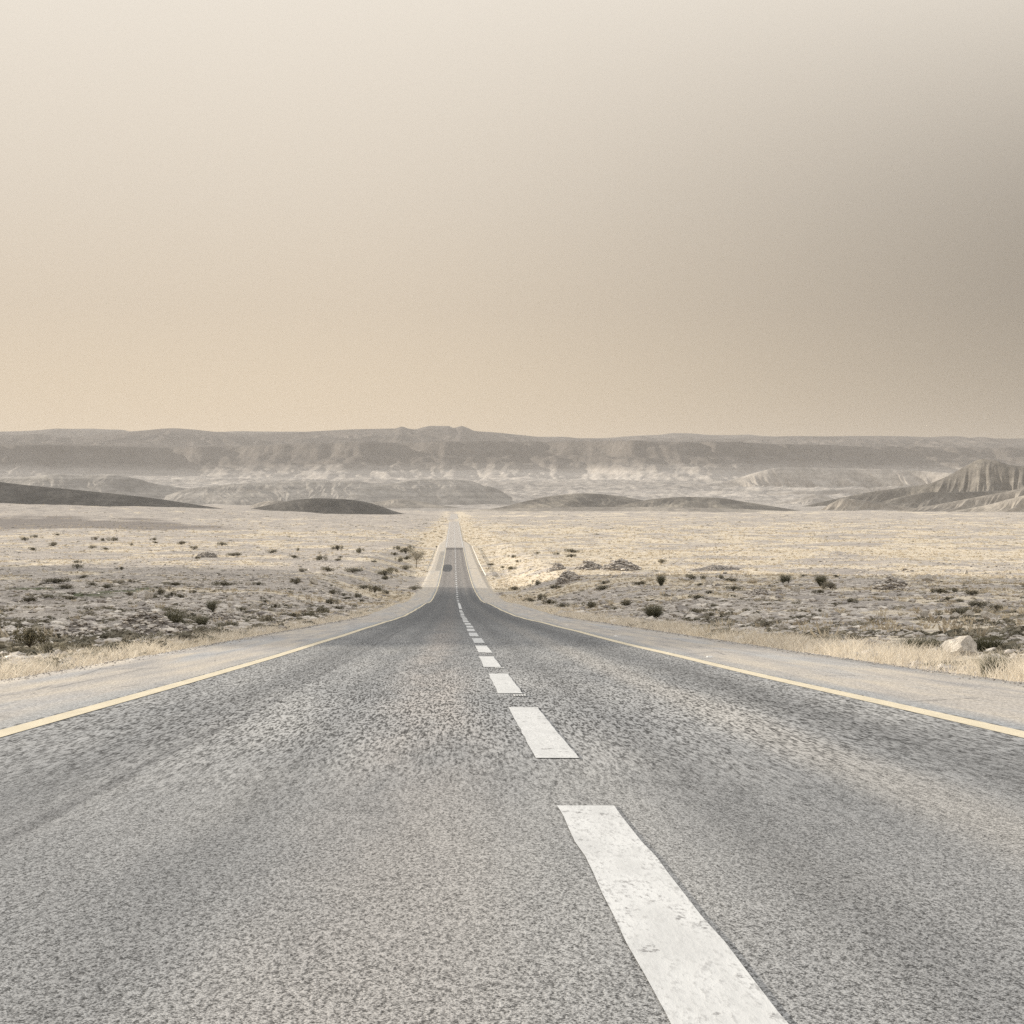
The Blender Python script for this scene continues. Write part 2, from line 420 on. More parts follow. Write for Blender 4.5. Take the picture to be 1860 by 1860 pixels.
# ------------------------------------------------------------------ road, shoulders, markings
yr = np.concatenate([np.arange(-45, 20, 1.), 20 + np.cumsum(np.concatenate([[0], .5 + .012 * 20 * np.exp(np.linspace(0, 4.9, 480))]))])
yr = yr[yr < 2750]
def ribbon(name, xa, xb, dz, mat, y=None, n=2, parent=None, crown=True, kind=None):
    y = yr if y is None else y
    a = xa(y) if callable(xa) else np.full_like(y, xa); b = xb(y) if callable(xb) else np.full_like(y, xb)
    k = np.linspace(0, 1, n)
    X = a[:, None] + (b - a)[:, None] * k[None]
    Y = np.repeat(y[:, None], n, 1)
    Z = roadz(Y) + dz - .004 * np.abs(X - XC)
    o = link(name, mesh(name, np.stack([X, Y, Z], -1).reshape(-1, 3), grid_faces(*X.shape), mat), parent)
    if kind: o['kind'] = kind
    return o
def lineL(y): return -3.22 + .05 * pn(np.asarray(y) / 14., .7, 71)
def lineR(y): return 3.98 + .05 * pn(np.asarray(y) / 14., .2, 72)
def far_w(y): return sst(853, 862, np.asarray(y))
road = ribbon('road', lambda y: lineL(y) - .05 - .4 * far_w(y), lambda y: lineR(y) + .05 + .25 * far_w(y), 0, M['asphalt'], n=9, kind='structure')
ye = yr[yr < 1030]
def skirt(name, inner, outer, sgn):
    y = ye
    k = np.linspace(0, 1, 6)
    jag = .10 * fbm(y / 1.3, 2., 73, 3) * sst(300, 60, y) + .12 * pn(y / 9., 5., 74)
    xo = sgn * (outer(y) + jag); xi = inner(y)
    X = xi[:, None] + (xo - xi)[:, None] * k[None]
    X = np.concatenate([X, (xo + sgn * .45)[:, None]], 1)
    Y = np.repeat(y[:, None], 7, 1); Z = roadz(Y) - .012 - .006 * np.abs(X - XC); Z[:, -1] -= .30
    o = link(name, mesh(name, np.stack([X, Y, Z], -1).reshape(-1, 3), grid_faces(*X.shape), M['shoulder'])); o['kind'] = 'structure'
    return o
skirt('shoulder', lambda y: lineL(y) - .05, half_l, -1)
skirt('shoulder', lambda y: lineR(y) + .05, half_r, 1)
yl = yr[yr < 852]
ribbon('edge_line', lambda y: lineL(y), lambda y: lineL(y) + .19, .004, M['yellow'], yl, parent=road)
ribbon('edge_line', lambda y: lineR(y) - .20, lambda y: lineR(y), .004, M['yellow'], yl, parent=road)
yf = yr[yr > 862]
ribbon('edge_line', lambda y: lineL(y) + .1 * 0, lambda y: lineL(y) + .22, .006, M['white'], yf, parent=road)
ribbon('edge_line', lambda y: lineR(y) - .22, lambda y: lineR(y), .006, M['white'], yf, parent=road)
def dash_geo(y0, L, w, x0):
    n = 14; y = np.linspace(y0, y0 + L, n)
    ja = .010 * fbm(y * 2.7, y0, 81, 3); jb = .010 * fbm(y * 2.7, y0 + 9, 82, 3)
    a = x0 - w / 2 + ja; b = x0 + w / 2 + jb
    ya = y.copy(); yb = y + .04 * pn(y0, 3.3, 83)
    V = np.stack([np.stack([a, ya, roadz(ya) + .005 - .004 * np.abs(a - XC)], -1), np.stack([b, yb, roadz(yb) + .005 - .004 * np.abs(b - XC)], -1)], 1).reshape(-1, 3)
    return V, grid_faces(n, 2)
P0, PER = 20.75, 8.85
DASH = [(P0 + i * PER, 6.0) for i in range(-2, 17)] + [(P0 + 17 * PER + 3, 60.)] + [(236 + 17.5 * i, 6.4) for i in range(26)]
for i, (y0, L) in enumerate(DASH):
    V, Fq = dash_geo(y0, L, .245 if y0 < 200 else .3, .57 + .02 * math.sin(i * 1.7))
    link('centre_dash', mesh('centre_dash', V, Fq, M['white']), road)
yv = yr[(yr > 690)]
ribbon('centre_line', lambda y: .52 + 0 * y, lambda y: .64 + 0 * y, .006, M['white'], yv, parent=road)
# ribbed white thermoplastic combs left at the near end of some dashes
for i in (0, 1, 2, 4, 6):
    y0 = P0 + i * PER - .70; z = lambda y: float(roadz(y)) + .006
    bm = bmesh.new()
    def bxx(xa, xb, ya, yb):
        vs = [bm.verts.new((x, y, z(y) + h)) for h in (0, .006) for x, y in ((xa, ya), (xb, ya), (xb, yb), (xa, yb))]
        for f in ((4, 5, 6, 7), (0, 1, 5, 4), (1, 2, 6, 5), (2, 3, 7, 6), (3, 0, 4, 7)): bm.faces.new([vs[k] for k in f])
    bxx(.58, .70, y0 + .18, y0 + .26)
    for k in range(5):
        bxx(.58 + k * .025, .593 + k * .025, y0 - .06, y0 + .175)
    me = bpy.data.meshes.new('comb_mark'); bm.to_mesh(me); bm.free(); me.materials.append(M['white'])
    link('comb_mark', me, road)

# ------------------------------------------------------------------ hills and mountains
BASE = -24.
def ridge(name, pts, D, slope=22., back=None, gully=.0, gsc=60., seed=1, mat='hill', meander=.0, nx=420, nv=90, base=BASE, power=1., round_=1.35, skew=.3, shp=None, axis=0., x0=None):
    P = np.array([at(a, b, D) for a, b in pts])
    xs = np.linspace(P[0, 0], P[-1, 0], nx)
    f = pchip(P[:, 0], P[:, 2]); zc = np.maximum(f(xs), base + .5)
    h = zc - base; hm = h.max()
    L = hm / math.tan(math.radians(slope)); Lb = back or L * 1.4
    v = np.concatenate([-np.linspace(1, 0, nv) ** 1.15, np.linspace(0, 1, nv // 2)[1:] ** 1.2])
    loc = .25 + .75 * np.sqrt(h / hm)
    Y0 = D + axis * (xs - (xs[-1] if x0 is None else at(x0, 905, D)[0])) + meander * fbm(xs / (gsc * 6), 0 * xs + 2, seed + 90, 3)
    Vv, Xx = np.meshgrid(v, xs, indexing='ij')
    Ln = np.where(Vv < 0, L, Lb) * loc[None]
    a = np.abs(Vv)
    fall = (1 - a ** round_) if shp is None else np.interp(a, *shp)
    fall = np.clip(fall, 0, 1)
    Y = Y0[None] + Vv * Ln
    X = Xx + skew * 0 * Vv * Ln
    Z = base + h[None] * fall
    if gully:
        env = sst(0, .22, a) * sst(1.0, .72, a)
        gx = (X + skew * (Y - D)) / gsc + .55 * fbm(X / (gsc * 2.2), Y / (gsc * 2.2), seed + 60, 3)
        r = ridged(gx, (Y - D) / (gsc * 3.0), seed, 4, .55)
        r2 = ridged(gx * 2.7 + 3, (Y - D) / (gsc * 2.2), seed + 5, 3, .5)
        Z = Z - gully * env * ((1 - r) * 1.7 + (1 - r2) * .6) * h[None] / hm
    Z = Z + (.012 * hm) * fbm(X / (gsc * .8), Y / (gsc * .8), seed + 40, 4) * sst(0, .1, a)
    V = np.stack([X, Y, Z], -1).reshape(-1, 3)
    o = link(name, mesh(name, V, grid_faces(*X.shape), M[mat])); o['kind'] = 'structure'
    return o

# near dark hills on the plain
ridge('hill', [(-420, 860), (-250, 852), (-100, 862), (37, 880), (120, 888), (200, 896), (280, 905), (340, 914), (400, 923), (450, 929), (520, 936)], 2550, slope=17, gully=1.2, gsc=45, seed=3, base=-23)
ridge('hill', [(395, 936), (430, 930), (470, 921), (510, 913), (545, 907), (580, 905), (620, 906.5), (660, 911), (690, 919), (715, 928), (740, 934), (790, 938)], 2650, slope=17, gully=1.5, gsc=40, seed=5, base=-23)
ridge('hill', [(425, 932), (450, 921), (475, 912), (500, 909), (530, 912), (560, 920), (600, 932)], 2950, slope=20, gully=2., gsc=50, seed=8, mat='ridge', base=-24)
# swell that the road climbs out over on the far side of the plain, with the two low brown hills
ridge('hill', [(700, 937), (780, 931), (880, 925), (1000, 922), (1100, 921), (1250, 922), (1400, 927), (1500, 934)], 3250, slope=7, gully=.8, gsc=90, seed=11, mat='ridge', base=-24)
ridge('hill', [(850, 932), (920, 919), (960, 909), (1010, 900), (1060, 896), (1110, 899), (1170, 909), (1230, 920), (1300, 932)], 3500, slope=16, gully=6., gsc=90, seed=13, mat='slope')
ridge('hill', [(1080, 930), (1140, 915), (1190, 906), (1250, 902.5), (1300, 904), (1350, 911), (1400, 919), (1450, 927), (1500, 934)], 3350, slope=15, gully=5., gsc=80, seed=17, mat='slope')
# pale mid hills behind
ridge('hill', [(300, 900), (340, 888), (400, 881), (470, 877), (560, 874), (640, 874), (670, 877), (690, 881), (715, 878), (740, 873), (790, 870), (850, 873), (878, 882), (895, 895), (920, 908), (960, 916)], 4700, slope=21, gully=8., gsc=85, seed=19, mat='chalk', meander=60, nx=620)
ridge('hill', [(860, 900), (875, 886), (885, 883), (900, 887), (930, 903)], 4900, slope=22, gully=8, gsc=60, seed=22, mat='chalk', nx=160)
ridge('hill', [(-200, 880), (-60, 870), (37, 868), (110, 862), (160, 864), (205, 861.5), (240, 867), (290, 880), (330, 886), (370, 895), (420, 903)], 5300, slope=20, gully=9., gsc=100, seed=23, mat='chalk', meander=60)
ridge('hill', [(640, 918), (690, 911), (725, 906.5), (760, 910), (800, 917), (850, 924)], 4050, slope=14, gully=4., gsc=80, seed=27, mat='ridge', nx=240)
# badlands on the right
SH = ([0, .12, .3, .55, .8, 1], [1, .86, .62, .34, .12, 0])
ridge('ridge', [(1400, 936), (1480, 918), (1540, 905), (1600, 893), (1650, 886), (1700, 878), (1735, 863), (1762, 846), (1788, 833.5), (1806, 836.5), (1830, 845), (1860, 848), (1920, 838), (2000, 826), (2100, 845), (2250, 890)], 4300, slope=29, gully=52., gsc=130, seed=30, mat='slope', skew=-.9, axis=-.30, x0=1790, meander=120, nx=700, nv=150, shp=SH)
ridge('ridge', [(1540, 934), (1590, 915), (1640, 902), (1690, 894), (1760, 893), (1830, 891), (1900, 880), (2000, 890)], 3900, slope=30, gully=20., gsc=120, seed=31, mat='slope', skew=-1.2, nx=520, nv=120)
ridge('ridge', [(1465, 936), (1495, 924), (1515, 912), (1532, 905), (1560, 908), (1600, 914), (1650, 922), (1700, 934)], 3600, slope=29, gully=18., gsc=75, seed=33, mat='ridge', skew=-1.2, axis=-.3, x0=1532, nx=420, nv=120, shp=SH)
ridge('ridge', [(1590, 937), (1660, 925), (1720, 914), (1780, 902), (1830, 892), (1900, 876), (2000, 880)], 3350, slope=27, gully=28., gsc=80, seed=35, mat='ridge', skew=-1.3, axis=-.3, x0=1790, nx=560, nv=130, shp=SH)
ridge('ridge', [(1660, 938), (1740, 928), (1800, 916), (1830, 907), (1900, 890), (2000, 880)], 3050, slope=27, gully=22., gsc=65, seed=37, mat='ridge', skew=-1.3, axis=-.4, x0=1820, nx=460, nv=120, shp=SH)
ridge('hill', [(1400, 916), (1440, 908), (1465, 901), (1482, 897), (1500, 901), (1530, 910), (1580, 917)], 4700, slope=22, gully=9., gsc=70, seed=39, mat='pale', nx=220)
ridge('ridge', [(1150, 915), (1210, 900), (1260, 886), (1310, 878), (1350, 868), (1390, 856), (1430, 848), (1500, 848), (1560, 850), (1640, 852), (1720, 858), (1760, 862), (1850, 870), (1950, 880)], 6800, slope=20, gully=62., gsc=150, seed=43, mat='pale', axis=-.12, meander=260, nx=800, nv=170, shp=SH)
ridge('ridge', [(1230, 925), (1300, 912), (1380, 900), (1450, 893), (1540, 889), (1620, 884), (1700, 882), (1800, 890)], 5600, slope=15, gully=30., gsc=110, seed=47, mat='pale', axis=-.15, meander=150, nx=700, nv=140, shp=SH)

# the escarpment with its apron, one height field
ny, nx = 620, 1000
Yb = 3000 * (12800 / 3000.) ** np.linspace(0, 1, ny)
Tb = np.linspace(-.48, .50, nx)
YB, TB = np.meshgrid(Yb, Tb, indexing='ij'); XB = YB * TB
crest = 9700 + 650 * fbm(XB / 2100., .3 + 0 * XB, 51, 3) - 230 * ridged(XB / 900., YB / 5000., 52, 3) + 170 * fbm(XB / 330., YB / 1500., 53, 3)
sd = YB - crest
apron = np.interp(YB, [3000, 4500, 6000, 7500, 9000, 13000], [-24, -17, 2, 40, 85, 120])
prof = np.interp(sd, [-2600, -1300, -800, -520, -460, -330, -290, -120, -70, 0, 40, 1500, 4000],
                 [0, 6, 22, 52, 78, 88, 104, 118, 150, 166, 172, 186, 196])
prof2 = np.interp(sd, [-2600, -900, -300, -60, 0, 600, 1500], [0, 12, 75, 130, 150, 170, 186])
wl = sst(-1200, -300, XB)
prof = prof2 + (prof - prof2) * wl
lim = (262 - 22 * sst(200, 1600, XB) + 10 * fbm(XB / 700., .1, 57, 2))
ZB = apron + prof
gl = ridged(XB / 240. + .0006 * YB, YB / 900., 54, 5, .55)
gl2 = ridged(XB / 90., YB / 300., 58, 4, .55)
env = sst(-1800, -500, sd) * sst(40, -40, sd)
env2 = sst(4200, 5500, YB) * sst(-500, -1500, sd)
ZB = ZB - env * ((1 - gl) * 46 + (1 - gl2) * 26) + env2 * (34 * (ridged(XB / 420. + .001 * YB, YB / 620., 55, 5) - .62) + 22 * (ridged(XB / 130., YB / 170., 56, 4) - .6))
ZB = np.where(ZB > lim - 12, lim - 12 * np.exp(-(ZB - lim + 12) / 12.), ZB)
ZB = ZB + 2. * fbm(XB / 60., YB / 60., 59, 3)
esc = link('escarpment', mesh('escarpment', np.stack([XB, YB, ZB], -1).reshape(-1, 3), grid_faces(ny, nx), M['scarp'])); tag(esc, kind='structure')
# far ranges making the skyline
ridge('mountain_range', [(-420, 790), (-150, 786), (37, 790), (70, 788), (110, 792), (140, 793), (200, 787), (260, 782.5), (315, 778.5), (350, 780.5), (395, 785), (450, 789), (520, 787), (580, 784), (640, 780.5), (700, 779), (718, 778.5), (730, 775.2), (742, 778.5), (752, 780), (768, 776.5), (782, 773.8), (815, 774), (824, 777.5), (838, 774.2), (850, 777.8), (862, 783), (900, 786), (940, 790), (985, 793.5), (1020, 793.2), (1060, 796), (1078, 795.5), (1100, 796.5), (1140, 795.5), (1165, 790.5), (1190, 795), (1230, 794), (1300, 796), (1372, 793), (1400, 792.5), (1440, 791.8), (1500, 792.6), (1560, 791.8), (1640, 792.5), (1690, 794), (1715, 792.5), (1740, 792.5), (1758, 795.5), (1775, 794), (1800, 797), (1830, 797.5), (2000, 796), (2300, 798)],
      13600, slope=7.5, back=2500, gully=55., gsc=420, seed=61, mat='back', meander=300, nx=1300, nv=110, base=100)
ridge('mountain_range', [(-420, 788), (-100, 785), (37, 783), (75, 780.5), (105, 778), (130, 778.3), (160, 777.8), (190, 779), (215, 779.5), (235, 783), (330, 784), (400, 783.2), (432, 782), (480, 782.8), (540, 783), (600, 784), (700, 788), (900, 796), (1080, 796), (1160, 791), (1200, 789.5), (1222, 786.6), (1250, 787), (1290, 790), (1330, 790.5), (1357, 789.5), (1380, 792), (1500, 796), (1800, 799), (2300, 800)],
      17500, slope=8, back=3000, gully=50., gsc=600, seed=67, mat='back', meander=300, nx=900, nv=80, base=180)
# unseen hill added left of the view, shaped to shade the near ground
hx = np.linspace(-185, 185, 120); hy = np.linspace(-330, 250, 160)
HX, HY = np.meshgrid(hx, hy)
rad = np.sqrt((HX / 150.) ** 2 + (np.where(HY > 90, (HY - 90) / 140., np.where(HY < -190, (HY + 190) / 140., 0))) ** 2)
HZ = 96 * (1 - sst(0, 1, rad)) * (1 + .05 * fbm(HX / 90., HY / 90., 75, 2)) - 5 + 1.2 * fbm(HX / 25., HY / 25., 76, 3)
hill = link('hill', mesh('hill', np.stack([HX - 305, HY + 400, HZ - 20], -1).reshape(-1, 3), grid_faces(*HX.shape), M['hill'])); tag(hill, kind='structure')

# ------------------------------------------------------------------ plant prototypes (unit height, unit half-width scale on x, y)
def strips(P, D, side, w, seg_curve, L, nseg=2):
    """tapered ribbons. P base (n,3), D dir (n,3), side (n,3), w (n), L (n), seg_curve (n,3) bend"""
    n = len(P); rows = []
    for k in range(nseg + 1):
        f = k / nseg
        c = P + D * (L * f)[:, None] + seg_curve * (L * f * f)[:, None]
        ww = w * (1 - .85 * f)
        rows.append(c - side * ww[:, None]); rows.append(c + side * ww[:, None])
    V = np.stack(rows, 1).reshape(-1, 3); st = 2 * (nseg + 1)
    Fq = []
    for k in range(nseg):
        Fq.append(np.array([2 * k, 2 * k + 1, 2 * k + 3, 2 * k + 2]))
    Fq = (np.array(Fq)[None] + (np.arange(n) * st)[:, None, None]).reshape(-1, 4)
    return V, Fq, st

def quads(C, size, r):
    n = len(C)
    a = r.normal(size=(n, 3)); a /= np.linalg.norm(a, axis=1)[:, None]
    b = np.cross(a, r.normal(size=(n, 3))); b /= np.linalg.norm(b, axis=1)[:, None]
    a = a * (size * 1.3)[:, None]; b = b * (size * .7)[:, None]
    V = np.stack([C - a, C + b, C + a, C - b], 1).reshape(-1, 3)
    return V, (np.arange(n) * 4)[:, None] + np.arange(4)[None]

def proto_broom(seed, n=720, spread=.75):
    r = np.random.default_rng(seed)
    th = r.uniform(0, 2 * math.pi, n); tilt = (.16 + np.abs(r.normal(0, .36, n))).clip(0, .95) * spread / .75
    br = r.uniform(0, .13, n)
    P = np.stack([np.cos(th) * br, np.sin(th) * br, r.uniform(0, .12, n)], 1)
    D = np.stack([np.cos(th) * np.sin(tilt), np.sin(th) * np.sin(tilt), np.cos(tilt)], 1)
    D[:, :2] += r.normal(0, .14, (n, 2))
    L = r.uniform(.45, 1.02, n) * (1 - .25 * tilt)
    side = np.stack([-np.sin(th + r.normal(0, .8, n)), np.cos(th), 0 * th], 1)
    V, Fq, st = strips(P, D, side, np.full(n, .0115), np.stack([np.cos(th) * .1, np.sin(th) * .1, -.05 + 0 * th], 1), L, 3)
    k = r.integers(0, n, n * 2); f = r.uniform(.4, 1.04, n * 2) ** .7
    C = P[k] + D[k] * (L[k] * f)[:, None] + r.normal(0, .025, (n * 2, 3))
    V2, F2 = quads(C, r.uniform(.010, .022, n * 2), r)
    V2[:, 2] = np.maximum(V2[:, 2], 0)
    t1 = np.repeat(r.uniform(0, .8, n), st) * np.clip(V[:, 2], .3, 1); t2 = np.repeat(r.uniform(.1, 1, n * 2), 4)
    return (V, Fq, t1), (V2, F2, t2)

def proto_bush(seed, n=1150, flat=1., lumps=10):
    r = np.random.default_rng(seed)
    lc = np.stack([r.normal(0, .42, lumps), r.normal(0, .42, lumps), r.uniform(.22, .62, lumps)], 1); lc[0] = (0, 0, .5)
    lr = r.uniform(.24, .42, lumps)
    k = r.integers(0, lumps, n)
    d = r.normal(size=(n, 3)); d /= np.linalg.norm(d, axis=1)[:, None]
    C = lc[k] + d * (lr[k] * r.uniform(.25, 1.08, n) ** .5)[:, None]
    C[:, 2] = np.abs(C[:, 2]) * .98
    sprig = r.random(n) < .12; C[sprig] += d[sprig] * r.uniform(.02, .16, sprig.sum())[:, None]
    C[:, 2] = np.clip(C[:, 2], .02, None)
    V, Fq = quads(C, r.uniform(.025, .06, n), r); V[:, 2] = np.maximum(V[:, 2], -.03)
    tint = np.repeat(np.clip(r.normal(.22, .22, n) + .42 * C[:, 2] + .22 * (r.random(lumps)[k] - .5) * 2, 0, 1), 4)  # paler toward the top: lit crowns put into the leaf tint
    m = 60
    th = r.uniform(0, 2 * math.pi, m); tl = r.uniform(.1, 1.1, m)
    D = np.stack([np.cos(th) * np.sin(tl), np.sin(th) * np.sin(tl), np.cos(tl)], 1)
    Vs, Fs, st = strips(np.zeros((m, 3)), D, np.stack([-np.sin(th), np.cos(th), 0 * th], 1), np.full(m, .016), D * 0, r.uniform(.4, .95, m), 2)
    return (V, Fq, tint), (Vs, Fs, np.repeat(r.random(m), st))

def proto_tuft(seed, n=520, lean=.5):
    r = np.random.default_rng(seed)
    th = r.uniform(0, 2 * math.pi, n); br = .6 * r.random(n) ** .6
    P = np.stack([np.cos(th) * br, np.sin(th) * br, 0 * th], 1)
    tl = np.abs(r.normal(0, .35, n)) + .1
    th2 = th + r.normal(0, .7, n)
    D = np.stack([np.cos(th2) * np.sin(tl), np.sin(th2) * np.sin(tl), np.cos(tl)], 1)
    L = r.uniform(.45, 1.05, n)
    V, Fq, st = strips(P, D, np.stack([-np.sin(th2), np.cos(th2), 0 * th2], 1), r.uniform(.008, .016, n), np.stack([np.cos(th2), np.sin(th2), -.6 + 0 * th], 1) * lean * r.uniform(.2, 1, n)[:, None], L, 4)
    V[:, 2] = np.maximum(V[:, 2], 0)
    tip = np.tile(np.repeat(np.linspace(0, .3, st // 2), 2), n)
    return (V, Fq, np.clip(np.repeat(r.random(n) ** 2, st) * .55 + tip * .7, 0, 1))

def meshes(nm, parts, mats):
    return [mesh(a, p[0], p[1], M[m], False, color=p[2]) for a, p, m in zip(nm, parts, mats)]
PROTO = {}
for k in range(3):
    PROTO['broom', k] = meshes(('stems', 'leaves'), proto_broom(100 + k), ('broom', 'broom'))
    PROTO['bush', k] = meshes(('leaves', 'stems'), proto_bush(110 + k), ('leaf', 'wood'))
    PROTO['grey', k] = meshes(('leaves', 'stems'), proto_bush(120 + k, 1300), ('greyleaf', 'wood'))
    PROTO['mat', k] = meshes(('leaves', 'stems'), proto_bush(130 + k, 1200, lumps=14), ('leaf', 'wood'))
    PROTO['tuft', k] = meshes(('blades',), (proto_tuft(140 + k, 900),), ('tuft',))
    PROTO['pale', k] = meshes(('blades',), (proto_tuft(150 + k, 600, .3),), ('straw',))

# ------------------------------------------------------------------ stones and boulders
_b = bmesh.new(); bmesh.ops.create_icosphere(_b, subdivisions=3, radius=1); ICO_V = np.array([v.co[:] for v in _b.verts]); ICO_F = np.array([[v.index for v in f.verts] for f in _b.faces]); _b.free()
_b = bmesh.new(); bmesh.ops.create_icosphere(_b, subdivisions=1, radius=1); ICO1_V = np.array([v.co[:] for v in _b.verts]); ICO1_F = np.array([[v.index for v in f.verts] for f in _b.faces]); _b.free()
def rock(seed, V0=ICO_V, cuts=15, rough=.09):
    r = np.random.default_rng(seed); V = V0.copy() * np.array([1, .85, .8])
    for i in range(cuts):
        n = r.normal(size=3); n /= np.linalg.norm(n); o = r.uniform(.42, .78)
        dd = np.maximum(0, V @ n - o); V = V - dd[:, None] * n[None]
    nn = fbm(V[:, 0] * 2.3 + V[:, 2], V[:, 1] * 2.3 - V[:, 2], seed, 3); V = V * (1 + rough * nn)[:, None]
    V[:, 2] -= V[:, 2].min() * .62
    return V / np.array([np.ptp(V[:, 0]) / 2, np.ptp(V[:, 1]) / 2, V[:, 2].max()])
BOULDER = [mesh('boulder', rock(200 + k), ICO_F, M['stone'], False) for k in range(6)]
SMALL = [(rock(220 + k, ICO1_V, 6, .1), ICO1_F) for k in range(6)]

# ------------------------------------------------------------------ hand-placed things, from the photograph
HEAPS = [  # x0, x1, top y, base y, depth factor, mat, label
    (92, 186, 1130, 1163, 'low heap of broken grey stones nearest the left verge'),
    (196, 335, 1111, 1158, 'long pale heap of soil and stones beside the large broom bush on the left'),
    (368, 432, 1113, 1132, 'small stony heap right behind the dry scrub beside the left verge'),
    (1048, 1099, 1022, 1037, 'left and lower of the two joined grey gravel mounds on the right plain'),
    (1094, 1160, 1017, 1038, 'right and taller of the two joined grey gravel mounds on the right plain'),
    (995, 1027, 1025, 1038, 'small flattened gravel mound left of the two joined mounds'),
    (1012, 1052, 1040, 1061, 'grey gravel mound at the edge of the lit grass in front of the joined mounds'),
    (1260, 1340, 1030, 1039, 'long low grey gravel bank lying in the straw grass on the right plain'),
    (1592, 1655, 1048, 1074, 'rugged brown rock outcrop heap on the stony ground at far right'),
    (1356, 1402, 1071, 1083, 'dark jagged little pile of broken slabs in the middle of the right stony ground'),
    (358, 393, 1005, 1015, 'small dark stone pile far out on the left plain beside a lone bush'),
]
def make_heap(x0, x1, yt, yb, label, k):
    cx = (x0 + x1) / 2; h = hit(cx, yb - 2); Y = h[1]
    w = (x1 - x0) / F * Y / 2; H = (yb - yt) / F * Y * 1.05
    dep = w * .8
    n = 46; uu = np.linspace(-1.1, 1.1, n); U, W = np.meshgrid(uu, uu)
    ang = np.sqrt(U ** 2 + W ** 2) + .22 * fbm(U * 1.7 + k * 3, W * 1.7, 300 + k, 3)
    Z = np.clip(1 - ang, 0, 1) ** .8 * (1 + .30 * fbm(U * 3 + k, W * 3, 310 + k, 3))
    Zr = H * Z / max(Z.max(), .01) + .06 * H * fbm(U * 12, W * 12, 320 + k, 2) - .05 * H
    X = U * w * 1.1; Yy = W * dep * 1.1
    zt = terrain(h[0] + X, h[1] + dep * .6 + Yy) - terrain(h[0], h[1] + dep * .6)
    V0 = np.stack([X, Yy, Zr + zt], -1).reshape(-1, 3); F0 = grid_faces(n, n)
    m = 1700; r = np.random.default_rng(330 + k)
    i = r.integers(0, n * n, m); i = i[(Z.ravel()[i] > .06)]
    pos = V0[i] + r.normal(0, .02 * w, (len(i), 3)) * np.array([1, 1, .1])
    s = H * r.uniform(.03, .10, len(i)) * np.where(r.random(len(i)) < .15, 2., 1)
    V1, F1, _ = scatter(SMALL, pos, np.stack([s * 1.2, s, s * .8], 1), r.uniform(0, 6.3, len(i)), r.integers(0, 6, len(i)))
    tv = np.concatenate([np.full(len(V0), .12), np.repeat(r.random(len(i)), len(SMALL[0][0]))])
    me = mesh('rubble_heap', np.concatenate([V0, V1]), [F0] + [f + len(V0) for f in F1], M['stones'], False, color=tv)
    o = link('rubble_heap', me, None, (h[0], h[1] + dep * .6, float(terrain(h[0], h[1] + dep * .6))))
    tag(o, label, 'rubble heap', 'heaps of rubble and gravel on the plain')
for k, a in enumerate(HEAPS): make_heap(*a, k)

